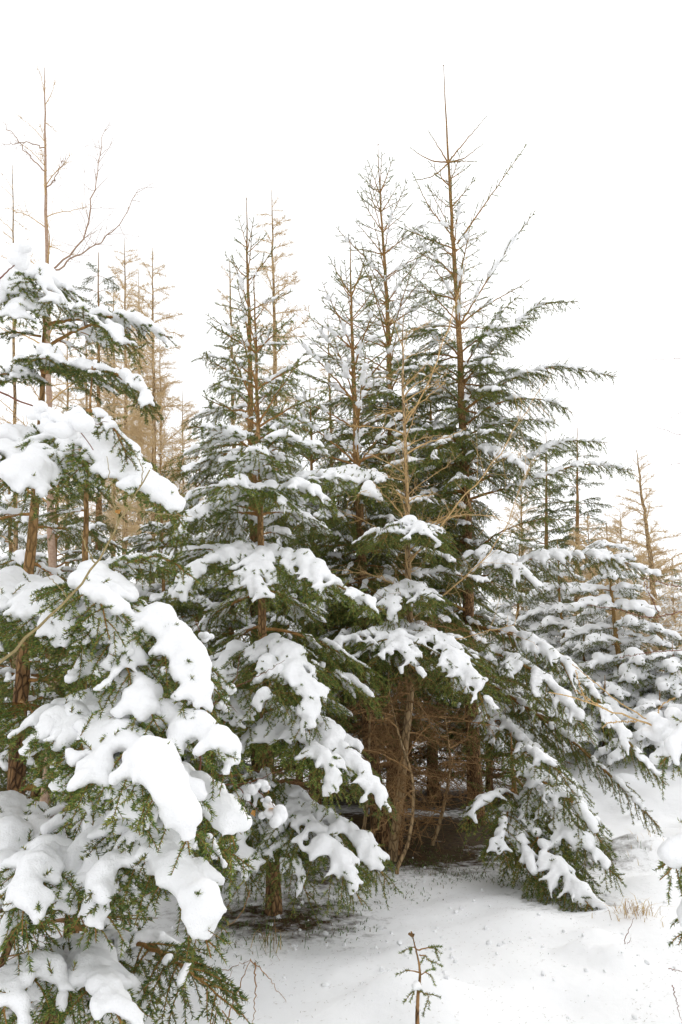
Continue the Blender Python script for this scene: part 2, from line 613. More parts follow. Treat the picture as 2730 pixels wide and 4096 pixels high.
def larch_limb(L, seed, rise=(35, 10), tw=12, r0=.007, mat=None, curl=.25, snow=0., spur=True, vox=.016):
    rng = np.random.default_rng(seed)
    b = Bough(); b.L = L
    ax = smooth_path(arc(L, rise[0], rise[1], 14, sway=.12), 14)
    ax += rng.normal(size=ax.shape) * .008 * np.linspace(0, 1, 14)[:, None]
    mb = MB()
    mb.tube(ax, np.linspace(r0, r0 * .22, 14), 4, 0, True)
    SC, SR = [], []
    for k in range(tw):
        f = rng.uniform(.12, .97)
        j = int(f * 13)
        p = ax[j]
        T = norm(ax[min(13, j + 1)] - ax[max(0, j - 1)])
        d = norm(T * .6 + rng.normal(size=3) * [.5, .9, .55])
        l2 = L * rng.uniform(.12, .42) * (1.1 - f * .7)
        t = np.linspace(0, 1, 6)[:, None]
        c = rng.normal(size=3) * curl
        t2 = p + d * l2 * t + c * l2 * t ** 2
        mb.tube(t2, np.linspace(r0 * .4, r0 * .16, 6), 3, 0)
        for kk in range(int(3 + l2 * 9)):
            g = rng.integers(1, 6)
            dd = norm(d * .5 + rng.normal(size=3) * .8)
            l3 = l2 * rng.uniform(.15, .4)
            q = t2[g]
            mb.tube(np.array([q, q + dd * l3 * .5, q + dd * l3 + rng.normal(size=3) * l3 * .2]), [r0 * .2, r0 * .17, r0 * .12], 3, 0)
        if snow > 0 and rng.random() < snow:
            for g in range(1, 5):
                rr = rng.uniform(.016, .034)
                SC.append(t2[g] + [0, 0, rr * .6]); SR.append(rr)
                SC.append((t2[g] + t2[g - 1]) / 2 + [0, 0, rr * .6]); SR.append(rr * .9)
    if spur:
        m_ = int(L * 40)
        for k in range(m_):
            j = rng.integers(2, 14)
            q = ax[j]
            e = q + norm(rng.normal(size=3)) * r0 * 1.8
            mb.tube(np.array([q, e]), [r0 * .3, r0 * .2], 3, 0)
    b.mesh = mb.mesh('limb', [mat or LARCH_TWIG])
    if SC:
        snow_body(b, SC, SR, vox, rng, .006)
    return b


lib('larch', [.5, .9, 1.3], 3, lambda L, s: larch_limb(L, s, (40, 12), 12, .0075, LARCH_TWIG))
lib('tangle', [.6, .9], 3, lambda L, s: larch_limb(L, s, (12, -18), 20, .0075, DRYTWIG, .7, snow=0))
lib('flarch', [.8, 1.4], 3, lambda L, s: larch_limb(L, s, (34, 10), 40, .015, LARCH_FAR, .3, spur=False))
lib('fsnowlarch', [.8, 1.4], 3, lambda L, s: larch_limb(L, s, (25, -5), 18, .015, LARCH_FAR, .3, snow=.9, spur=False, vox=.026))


# ------------------------------------------------------------------ ground
def hum(x, y, seed, scale, octaves=3):
    r = np.random.default_rng(seed)
    z = 0
    for o in range(octaves):
        for k in range(5):
            a = r.random() * 2 * math.pi
            f = 2 * math.pi / scale * (2 ** o) * r.uniform(.6, 1.4)
            z = z + np.sin((x * math.cos(a) + y * math.sin(a)) * f + r.random() * 7) / (2 ** o)
    return z / 5


MOUNDS = []


def gz(x, y):
    x = np.asarray(x, float); y = np.asarray(y, float)
    z = .035 * hum(x, y, 5, 3.2) + .012 * hum(x, y, 9, .6, 2)
    z = z - .035 * hum(0., 3., 5, 3.2)
    far = np.clip((y - 9) / 12, 0, 1)
    z = z + .1 * far * hum(x, y, 11, 5.0)
    sm = lambda q: np.clip(q, 0, 1) ** 2 * (3 - 2 * np.clip(q, 0, 1))
    z = z + .72 * sm((y - 7.5) / 5.5) * sm((x - 2.2) / 2.5) * (1 + .12 * hum(x, y, 31, 1.3, 2))
    for mx, my, mr, mh in MOUNDS:
        z = z + mh * np.exp(-((x - mx) ** 2 + (y - my) ** 2) / mr ** 2)
    d = np.hypot(x, y)
    z = z + np.clip((d - 45) / 120, 0, 1) ** 1.6 * (16 + 6 * hum(x, y, 21, 140, 2))
    return z


def on_ground(px, py):
    lo, hi = .5, 60.
    for _ in range(22):
        m = (lo + hi) / 2
        p = at(px, py, m)
        if p[2] > float(gz(p[0], p[1])):
            lo = m
        else:
            hi = m
    return at(px, py, (lo + hi) / 2)


for (px, py, r, h) in [(2325, 3830, .09, .09), (2470, 3860, .11, .1), (2380, 3770, .13, .06), (2100, 3700, .25, .06),
                       (1560, 4010, .16, .1), (1800, 4040, .2, .1), (2180, 3920, .28, .035), (1700, 4090, .2, .06),
                       (2560, 3700, .3, .08), (2650, 3560, .25, .1), (1000, 3800, .2, .05), (2580, 3440, .4, .12),
                       (2690, 3420, .3, .1), (2500, 3400, .3, .08)]:
    p = on_ground(px, py)
    MOUNDS.append((p[0], p[1], r, h))
for (px, py, r, h) in [(2240, 3990, .12, -.06), (1500, 3560, .3, -.03), (2590, 3330, .3, -.1), (2650, 3290, .25, -.09), (2700, 3240, .3, -.1)]:
    p = on_ground(px, py)
    MOUNDS.append((p[0], p[1], r, h))


_r = np.random.default_rng(404)
for _k in range(90):
    _x, _y = _r.uniform(-.9, 3.2), _r.uniform(2.4, 6.5)
    MOUNDS.append((_x, _y, _r.uniform(.03, .11), _r.choice([-1, -1, 1]) * _r.uniform(.006, .024)))
for _k in range(60):
    _x, _y = _r.uniform(2.6, 6.5), _r.uniform(6, 11)
    MOUNDS.append((_x, _y, _r.uniform(.1, .3), _r.choice([-1, 1]) * _r.uniform(.03, .1)))


def build_ground(bare_shade_spots):
    g = .05 * 1.09 ** np.arange(1, 75)
    g = np.cumsum(g); g = g[g < 420]
    xs = np.concatenate([-3.2 - g[::-1], np.arange(-3.2, 6.2, .07), 6.2 + g])
    ys = np.concatenate([1.6 - g[:28][::-1], np.arange(1.6, 10.5, .065), 10.5 + g])
    X, Y = np.meshgrid(xs, ys)
    Z = gz(X, Y)
    V = np.stack([X.ravel(), Y.ravel(), Z.ravel()], 1)
    nx, ny = len(xs), len(ys)
    i = (np.arange(ny - 1)[:, None] * nx + np.arange(nx - 1)[None])
    Q = np.stack([i, i + 1, i + nx + 1, i + nx], -1).reshape(-1, 4)
    m, n, l, b = new_mat('ground_snow')
    tc = n.new('ShaderNodeTexCoord')
    n1 = n.new('ShaderNodeTexNoise'); n1.inputs['Scale'].default_value = 230; n1.inputs['Detail'].default_value = 2
    n2 = n.new('ShaderNodeTexNoise'); n2.inputs['Scale'].default_value = 14; n2.inputs['Detail'].default_value = 5
    ad = n.new('ShaderNodeMath'); ad.operation = 'MULTIPLY_ADD'; ad.inputs[1].default_value = .25
    bp = n.new('ShaderNodeBump'); bp.inputs['Strength'].default_value = .3; bp.inputs['Distance'].default_value = .03
    l.new(tc.outputs['Object'], n1.inputs['Vector']); l.new(tc.outputs['Object'], n2.inputs['Vector'])
    l.new(n1.outputs['Fac'], ad.inputs[0]); l.new(n2.outputs['Fac'], ad.inputs[2]); l.new(ad.outputs[0], bp.inputs['Height'])
    l.new(bp.outputs['Normal'], b.inputs['Normal'])
    # thin snow with litter and moss showing under the crowns, where little snow lands; tone also darkens the shaded hollow
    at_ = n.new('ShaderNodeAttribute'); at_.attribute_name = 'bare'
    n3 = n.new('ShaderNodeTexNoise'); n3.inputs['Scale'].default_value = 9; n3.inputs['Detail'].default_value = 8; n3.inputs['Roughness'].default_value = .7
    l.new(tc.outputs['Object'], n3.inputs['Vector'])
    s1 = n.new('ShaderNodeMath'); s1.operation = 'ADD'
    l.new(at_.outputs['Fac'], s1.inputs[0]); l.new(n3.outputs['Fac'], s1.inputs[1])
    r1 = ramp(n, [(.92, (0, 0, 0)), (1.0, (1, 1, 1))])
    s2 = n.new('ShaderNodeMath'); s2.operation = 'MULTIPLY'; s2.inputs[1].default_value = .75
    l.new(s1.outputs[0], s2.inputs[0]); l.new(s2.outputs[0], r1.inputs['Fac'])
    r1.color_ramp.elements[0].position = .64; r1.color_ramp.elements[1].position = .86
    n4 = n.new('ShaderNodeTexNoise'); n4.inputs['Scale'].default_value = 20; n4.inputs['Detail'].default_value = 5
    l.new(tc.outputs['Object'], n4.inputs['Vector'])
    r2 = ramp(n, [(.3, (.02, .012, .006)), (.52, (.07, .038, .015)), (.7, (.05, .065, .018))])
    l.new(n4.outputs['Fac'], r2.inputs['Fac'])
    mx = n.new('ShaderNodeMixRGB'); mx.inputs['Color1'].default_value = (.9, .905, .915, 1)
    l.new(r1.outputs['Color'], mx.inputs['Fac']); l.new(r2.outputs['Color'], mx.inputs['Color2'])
    # the far slope carries bare woodland, haze put into its muted pale grey
    sx = n.new('ShaderNodeSeparateXYZ'); l.new(tc.outputs['Object'], sx.inputs['Vector'])
    hr = n.new('ShaderNodeMapRange'); hr.inputs['From Min'].default_value = 2.5; hr.inputs['From Max'].default_value = 8
    l.new(sx.outputs['Z'], hr.inputs['Value'])
    n5 = n.new('ShaderNodeTexNoise'); n5.inputs['Scale'].default_value = .35; n5.inputs['Detail'].default_value = 8
    l.new(tc.outputs['Object'], n5.inputs['Vector'])
    r3 = ramp(n, [(.4, (.42, .40, .40)), (.6, (.72, .68, .66))]); l.new(n5.outputs['Fac'], r3.inputs['Fac'])
    mx2 = n.new('ShaderNodeMixRGB'); l.new(hr.outputs['Result'], mx2.inputs['Fac'])
    l.new(mx.outputs['Color'], mx2.inputs['Color1']); l.new(r3.outputs['Color'], mx2.inputs['Color2'])
    l.new(mx2.outputs['Color'], b.inputs['Base Color'])
    b.inputs['Roughness'].default_value = .8
    b.inputs['Specular IOR Level'].default_value = .15
    me = raw_mesh('ground', V, Q, np.zeros((0, 3), int), [m])
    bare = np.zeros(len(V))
    for bx, by, br, bs in bare_shade_spots:
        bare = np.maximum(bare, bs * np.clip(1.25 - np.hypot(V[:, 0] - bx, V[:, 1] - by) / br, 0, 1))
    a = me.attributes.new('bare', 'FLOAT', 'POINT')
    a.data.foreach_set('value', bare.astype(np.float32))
    o = obj('ground', me)
    o['kind'] = 'structure'
    o['label'] = 'snow covered ground of the clearing'
    return o


# ------------------------------------------------------------------ trees
TREES = []


def pick(kind, L, rng):
    c = sorted(LIB[kind], key=lambda b: abs(math.log(b.L / L)) + rng.random() * .15)
    return c[0]


def spruce(name, label, P, rb, seed, group, bark=None, whorls=(), heroes=(), hero_kw=None, h0=.3, step=.3, per=5, Rmax=1.0, kinds=('shoot', 'up', 'mid', 'low'),
           breaks=(.9, .72, .3), prof=.8, lead=.4, dead_to=0., inter=1, face=None, cat='tree', cap=True, rt=.004, kill=None, tilt=0.):
    """P: trunk polyline in the place, base first. heroes: hand-laid bough axes."""
    TREES.append(dict(name=name, label=label, P=P, rb=rb, seed=seed, group=group, bark=bark, heroes=[], h0=h0, step=step, per=per, Rmax=Rmax, kinds=kinds,
                      breaks=breaks, prof=prof, lead=lead, dead_to=dead_to, inter=inter, face=face, cat=cat, rt=rt, kill=kill, tilt=tilt))
    t = TREES[-1]
    base = P[0]
    for i, h in enumerate(heroes):
        pts, kw = h
        k = dict(hero_kw or {}); k.update(kw)
        A = path(pts) - base
        t['heroes'].append(make_bough(A, seed * 131 + i, **k))
    return t


def finish_tree(t):
    P = t['P']
    base = P[0]
    rng = np.random.default_rng(t['seed'])
    root = thing(t['name'], t['label'], t['cat'], tuple(base), t['group'])
    Q = smooth_path(P - base, 40)
    H = Q[-1][2]
    f = np.linspace(0, 1, 40)
    mb = MB()
    rad = t['rb'] * (1 - f) ** 1.05 + t['rt']
    rad[:3] *= [1.35, 1.12, 1.03]
    Q2 = Q.copy(); Q2[0, 2] -= .12
    Q2[4:-1] += rng.normal(size=(35, 3)) * t['rb'] * .05
    mb.tube(Q2, rad, 10, 0, True)
    if t['kinds'] and t['kinds'][0] in ('shoot', 'mshoot'):
        # buds at the tip of the leader
        for k in range(5):
            d = norm(rng.normal(size=3) * [1, 1, .4] + [0, 0, .7])
            mb.tube(np.array([Q[-1], Q[-1] + d * .02]), [.006, .003], 4, 0)
        SAq = Q[int(40 * .86):]
        # short needles pressed to the leader
        mb2 = mb
        needles(mb2, SAq[:-1], SAq[1:], rng, 160, .012, .003, 1)
    tm = mb.mesh('trunk', [t['bark'] or BARK, NEEDLE])
    zc = np.empty(len(tm.vertices) * 3, np.float32)
    tm.vertices.foreach_get('co', zc)
    tm.attributes.new('youth', 'FLOAT', 'POINT').data.foreach_set('value', np.clip((zc[2::3] / H - .35) / .35, 0, .45).astype(np.float32))
    tr = obj('trunk', tm, root)

    def place(bo, loc, az, pitch=0., sc=1.0, roll=0.):
        o = obj('bough', bo.mesh, root, tuple(loc))
        o.rotation_euler = (roll, -pitch, az)
        o.scale = (sc, sc, sc)
        if bo.snow:
            obj('snow_cap', bo.snow, o)['kind'] = 'stuff'
        return o

    for bo in t['heroes']:
        o = obj('bough', bo.mesh, root)
        if bo.snow:
            obj('snow_cap', bo.snow, o)

    def pos(h):
        return np.array([np.interp(h, Q[:, 2], Q[:, k]) for k in range(3)])

    h = H - t['lead']
    st = t['lead'] * .8
    az0 = rng.random() * 6
    first = True
    while h > t['h0']:
        rel = h / H
        per = t['per'] + rng.integers(-1, 2) - (1 if rel > .55 else 0)
        az0 += 1.0
        for k in range(per):
            az = az0 + k * 2 * math.pi / per + rng.normal() * .2
            hh = h + rng.normal() * .03
            L = t['Rmax'] * min(1., ((H - hh) / (H * .75))) ** (t['prof'] * .8) * rng.uniform(.75, 1.15) + .1
            ki = 0 if rel > t['breaks'][0] else 1 if rel > t['breaks'][1] else 2 if rel > t['breaks'][2] else 3
            kind = t['kinds'][ki]
            if h < t['dead_to']:
                kind = 'dead'
                L *= rng.uniform(.5, .9)
            if t['kill'] and t['kill'](az % (2 * math.pi), hh, L):
                continue
            bo = pick(kind, L, rng)
            place(bo, pos(hh), az, rng.normal() * .1 + t['tilt'], min(1.35, max(.6, L / bo.L)))
        nst = max(t['step'] * .6, min(st, t['step'])) * rng.uniform(.85, 1.15)
        for k in range(t['inter'] if rel < .62 else 1):
            hh = h - nst * rng.uniform(.2, .8)
            L = (t['Rmax'] * min(1., ((H - hh) / (H * .75))) ** t['prof']) * rng.uniform(.35, .6) + .08
            rel = hh / H
            ki = 0 if rel > t['breaks'][0] else 1 if rel > t['breaks'][1] else 2 if rel > t['breaks'][2] else 3
            kind = t['kinds'][max(0, ki)]
            if hh < t['dead_to']:
                kind = 'dead'
            az = rng.random() * 6.28
            if hh < t['h0'] or (t['kill'] and t['kill'](az, hh, L)):
                continue
            bo = pick(kind, L, rng)
            place(bo, pos(hh), az, rng.normal() * .15 + t['tilt'], min(1.2, max(.5, L / bo.L)))
        h -= nst
        st = t['step'] if st < t['step'] else st * .85
    return root


def gbase(px, Y, dx=0.):
    """foot of a tree at depth Y under photograph column px"""
    x = at(px, 2830, Y)[0] + dx
    return np.array([x, Y, float(gz(x, Y))])


def trunk(pts, Y, base_px=None, bY=None):
    """pts: photograph positions from low to high at depth Y; foot put on the ground"""
    P = path([(p[0], p[1], p[2] if len(p) > 2 else Y) for p in pts])
    b = gbase(base_px if base_px is not None else pts[0][0], bY or Y)
    if P[0][2] > b[2] + .15:
        P = np.vstack([b, P])
    else:
        P[0] = [P[0][0], P[0][1], float(gz(P[0][0], P[0][1]))]
    return P


def toward_cam(lo, hi=9, Lmin=0):
    """kill boughs that point at the camera between those heights"""
    def k(az, h, L):
        return math.sin(az) < -.35 and lo < h < hi and L > Lmin
    return k


# -- near left pair
NK = dict(vox=.0132, nd=NEAR, snow=1.6, width=.4, hang=.4, spacing=.037, cover=.93, pend=15)
spruce('spruce_tree', 'tall snow-laden young spruce at the left edge with bowed snow-capped top', trunk([(35, 3700), (55, 3300), (85, 2800), (112, 2330), (150, 1900), (178, 1350), (165, 1230), (105, 1110), (60, 1040)], 3.6), .05, 11, 'young spruces in front',
       heroes=[
           ([(160, 1765, 3.6), (60, 1760, 3.25), (-60, 1800, 2.95), (-200, 1950, 2.8)], {}),
           ([(160, 1790, 3.6), (150, 1800, 3.2), (130, 1850, 2.9), (110, 1990, 2.7)], dict(width=.5)),
           ([(160, 1760, 3.6), (330, 1730, 3.3), (520, 1880, 3.0), (725, 2065, 2.85)], dict(width=.4, snow=1.8, cover=.92)),
           ([(180, 1390, 3.6), (330, 1310, 3.5), (430, 1300, 3.4), (500, 1370, 3.35), (575, 1400, 3.3)], dict(snow=.9, width=.3)),
           ([(190, 1300, 3.6), (320, 1275, 3.6), (500, 1280, 3.5), (690, 1352, 3.4)], dict(snow=1.4, width=.26, pend=8)),
           ([(165, 1345, 3.6), (60, 1330, 3.5), (-60, 1345, 3.4)], dict(snow=.9, width=.35)),
           ([(170, 1490, 3.6), (330, 1480, 3.4), (500, 1510, 3.2), (625, 1650, 3.1)], dict(snow=1.0, width=.35)),
           ([(165, 1480, 3.6), (185, 1440, 3.3), (195, 1430, 3.0)], dict(snow=1.3, width=.35)),
           ([(160, 1520, 3.6), (50, 1490, 3.3), (-80, 1530, 3.1)], dict(snow=1.1)),
           ([(105, 1110, 3.6), (180, 1120, 3.45), (240, 1240, 3.35)], dict(snow=1.5, width=.5)),
           ([(80, 1070, 3.6), (20, 1130, 3.4), (-40, 1250, 3.3)], dict(snow=1.5, width=.5)),
           ([(130, 1160, 3.6), (90, 1220, 3.4), (60, 1300, 3.3)], dict(snow=1.4, width=.5)),
           ([(112, 2350, 3.6), (150, 2370, 3.2), (230, 2430, 2.9), (290, 2600, 2.7)], dict(width=.5)),
           ([(112, 2340, 3.6), (0, 2380, 3.1), (-120, 2520, 2.8)], dict(width=.5)),
           ([(55, 3330, 3.6), (130, 3370, 3.0), (240, 3470, 2.6), (280, 3680, 2.45)], dict(snow=1.6)),
           ([(100, 2450, 3.6), (180, 2480, 3.0), (260, 2620, 2.75)], dict(snow=1.4)),
           ([(85, 2800, 3.6), (130, 2850, 3.0), (190, 2990, 2.7)], dict(snow=.5, cover=.5, width=.4)),
           ([(60, 3250, 3.6), (40, 3380, 2.9), (30, 3600, 2.5), (60, 3800, 2.35)], dict(width=.45)),
       ], hero_kw=NK, h0=.25, step=.3, per=4, Rmax=.85, lead=.3, kinds=('shoot', 'up', 'inner', 'inner'), breaks=(.97, .93, .5), dead_to=.7, kill=lambda az, h, L: h > 2.35 or (math.sin(az) < -.35 and h > .2))
spruce('spruce_tree', 'slender young spruce with thin reddish trunk bent under the largest snow pillows', trunk([(270, 3900), (300, 3300), (330, 2700), (345, 2100), (350, 1850), (370, 1480)], 3.1), .032, 12, 'young spruces in front',
       heroes=[
           ([(350, 1640, 3.1), (430, 1680, 3.0), (500, 1800, 2.9), (510, 1860, 2.88)], dict(snow=.8, width=.25)),
           ([(345, 2290, 3.1), (520, 2250, 2.95), (650, 2230, 2.9), (800, 2335, 2.8)], dict(snow=.9, width=.3)),
           ([(335, 2380, 3.1), (380, 2330, 2.8), (400, 2400, 2.6), (440, 2560, 2.5)], dict(width=.45)),
           ([(330, 2440, 3.1), (500, 2470, 2.85), (700, 2570, 2.7), (800, 2740, 2.6), (835, 2860, 2.55)], dict(snow=1.8, cover=.92)),
           ([(330, 2460, 3.1), (430, 2520, 2.75), (500, 2650, 2.6), (530, 2800, 2.55)], dict(snow=1.2)),
           ([(315, 2850, 3.1), (480, 2830, 2.8), (700, 2910, 2.6), (860, 2960, 2.5), (930, 3110, 2.45)], dict(snow=1.9, width=.34, cover=.93)),
           ([(315, 2830, 3.1), (400, 2940, 2.65), (570, 3030, 2.4), (690, 3180, 2.25), (760, 3420, 2.2)], dict(snow=1.9, width=.34, cover=.92)),
           ([(315, 2810, 3.1), (300, 2830, 2.75), (330, 2960, 2.5), (360, 3130, 2.4)], dict(snow=1.0, width=.35)),
           ([(305, 3130, 3.1), (560, 3130, 2.8), (800, 3180, 2.6), (900, 3280, 2.5), (945, 3400, 2.45)], dict(snow=1.8, width=.28, snow_from=.5, cover=.95)),
           ([(300, 3350, 3.1), (540, 3390, 2.6), (680, 3500, 2.4), (790, 3660, 2.3), (845, 3830, 2.25)], dict(snow=2.1, width=.34, cover=.94)),
           ([(300, 3380, 3.1), (200, 3430, 2.6), (110, 3550, 2.35), (90, 3740, 2.25)], dict(snow=1.4, width=.4)),
           ([(300, 3400, 3.1), (350, 3480, 2.6), (390, 3620, 2.4), (385, 3770, 2.35)], dict(snow=1.2, width=.4)),
           ([(310, 2950, 3.1), (420, 3010, 2.7), (520, 3160, 2.45), (560, 3340, 2.35)], dict(snow=1.6)),
           ([(300, 3250, 3.1), (480, 3270, 2.75), (640, 3360, 2.5), (740, 3560, 2.4)], dict(snow=1.7)),
           ([(335, 2600, 3.1), (450, 2650, 2.8), (560, 2760, 2.6), (640, 2920, 2.5)], dict(snow=1.5)),
           ([(285, 3700, 3.1), (600, 3790, 2.7), (780, 3900, 2.5), (960, 4060, 2.4)], dict(snow=.7, width=.35)),
           ([(280, 3760, 3.1), (350, 3900, 2.5), (440, 4020, 2.3), (500, 4150, 2.25)], dict(snow=1.3)),
           ([(280, 3780, 3.1), (180, 3880, 2.5), (40, 4000, 2.3), (-20, 4120, 2.25)], dict(snow=1.2)),
       ], hero_kw=NK, h0=.2, step=.3, per=3, Rmax=.65, lead=.3, kinds=('shoot', 'up', 'inner', 'inner'), breaks=(.93, .8, .5), kill=lambda az, h, L: (h > 2.2 and L > .25) or (math.sin(az) < -.35 and L > .25), dead_to=.9)

# -- centre
CK = dict(vox=.0138, nd=NEAR, snow=1.3, width=.44, hang=.4, spacing=.038, cover=.86)
spruce('spruce_tree', 'snow-heavy spruce standing in the centre with drooping white boughs to the ground', trunk([(1098, 3660), (1085, 3300), (1062, 2900), (1050, 2500), (1042, 2100), (1032, 1700), (1025, 1400), (1017, 1108)], 5.0), .045, 13, 'young spruces in front', bark=BARK,
       heroes=[
           ([(1037, 2020, 5.), (1130, 1960, 4.7), (1230, 1960, 4.55), (1340, 2020, 4.5)], dict(width=.5)),
           ([(1037, 2000, 5.), (1080, 1950, 4.6), (1120, 2040, 4.4)], dict(width=.5)),
           ([(1037, 2040, 5.), (900, 2020, 4.8), (760, 2080, 4.6), (690, 2200, 4.5)], {}),
           ([(1045, 2220, 5.), (930, 2210, 4.7), (790, 2280, 4.45), (690, 2420, 4.3)], dict(snow=1.5)),
           ([(1045, 2200, 5.), (1180, 2240, 4.7), (1330, 2330, 4.5), (1540, 2440, 4.4)], dict(snow=1.4)),
           ([(1045, 2210, 5.), (1040, 2230, 4.6), (1030, 2330, 4.3), (1050, 2440, 4.2)], dict(width=.5)),
           ([(1055, 2570, 5.), (1090, 2590, 4.6), (1200, 2690, 4.3), (1240, 2940, 4.15)], dict(snow=1.5, width=.45)),
           ([(1055, 2570, 5.), (1060, 2620, 4.5), (1080, 2720, 4.2), (1050, 2860, 4.1)], dict(width=.5)),
           ([(1055, 2590, 5.), (940, 2620, 4.6), (860, 2740, 4.4), (830, 2900, 4.3)], {}),
           ([(1065, 2830, 5.), (1220, 2890, 4.7), (1390, 3030, 4.4), (1500, 3160, 4.25), (1545, 3260, 4.2)], dict(snow=1.5, width=.42)),
           ([(1065, 2850, 5.), (1130, 2920, 4.5), (1290, 3030, 4.2), (1330, 3200, 4.1)], dict(snow=1.4)),
           ([(1070, 2900, 5.), (1060, 2930, 4.6), (1050, 3010, 4.4), (1055, 3080, 4.35)], dict(snow=.6, width=.5, cover=.5)),
           ([(1085, 3140, 5.), (1250, 3240, 4.6), (1430, 3350, 4.4), (1560, 3540, 4.3)], dict(snow=1.3)),
           ([(1085, 3200, 5.), (1190, 3260, 4.5), (1330, 3400, 4.2), (1450, 3620, 4.1)], dict(snow=1.3, width=.42)),
           ([(1085, 3230, 5.), (1000, 3290, 4.5), (960, 3420, 4.25), (1000, 3590, 4.15)], dict(snow=1.2, width=.5)),
           ([(1085, 3260, 5.), (1110, 3340, 4.5), (1170, 3440, 4.25), (1240, 3600, 4.2)], dict(snow=1.1, width=.5)),
           ([(1085, 3100, 5.), (1010, 3130, 4.6), (930, 3240, 4.4), (900, 3380, 4.3)], dict(snow=1.0, width=.5, cover=.7)),
           ([(1070, 2780, 5.), (980, 2800, 4.6), (890, 2900, 4.4), (850, 3060, 4.3)], dict(snow=1.2, width=.45)),
       ], hero_kw=CK, h0=.35, step=.3, per=5, Rmax=1.05, lead=.42, kinds=('shoot', 'up', 'mid', 'inner'), breaks=(.88, .7, .45), kill=toward_cam(.2, 2.7, .25), dead_to=.9)
spruce('spruce_tree', 'taller slim spruce rising right behind the centre spruce with a long budded tip', trunk([(1040, 3200), (1005, 1700), (998, 1300), (991, 1083), (987, 796)], 7.4), .085, 14, 'spruces of the stand',
       h0=1.5, step=.45, per=5, Rmax=1.35, lead=.75, kinds=('mshoot', 'mup', 'mmid', 'mgreen'), breaks=(.84, .7, .35), prof=.9, inter=2)

# -- dark stand
spruce('spruce_tree', 'dark dense spruce left of the bare tan larch with ladder-like upper shoots', trunk([(1530, 3400), (1470, 2830), (1450, 2320), (1428, 1848), (1419, 1593), (1406, 1274), (1400, 960)], 7.4), .085, 15, 'spruces of the stand',
       heroes=[([(1430, 1960, 7.4), (1410, 1900, 6.8), (1460, 1940, 6.4), (1520, 2010, 6.2)], dict(snow=1.7, width=.5)),
               ([(1430, 1940, 7.4), (1380, 1890, 6.8), (1340, 1920, 6.4)], dict(snow=1.7, width=.5))],
       hero_kw=dict(vox=.02, nd=MID, snow=1.2, width=.4), h0=.6, step=.36, per=7, Rmax=1.5, lead=.8, kinds=('mshoot', 'mup', 'mgreen', 'mgreen'), breaks=(.82, .55, .5), inter=3, dead_to=1.5, kill=lambda az, h, L: math.sin(az) < .1 and h < 1.7)
spruce('spruce_tree', 'tall thin-topped spruce rising behind the dark stand, second highest tip', trunk([(1580, 3300), (1565, 1800), (1556, 1465), (1546, 1146), (1527, 890), (1513, 580)], 9.5), .1, 16, 'spruces of the stand',
       h0=1.0, step=.42, per=7, Rmax=1.8, lead=.95, kinds=('mshoot', 'mup', 'mgreen', 'mgreen'), breaks=(.82, .55, .5), inter=3, dead_to=1.6)
RK = dict(vox=.018, nd=MID, snow=1.15, width=.33, hang=.6, spacing=.05, cover=.72, pend=30)
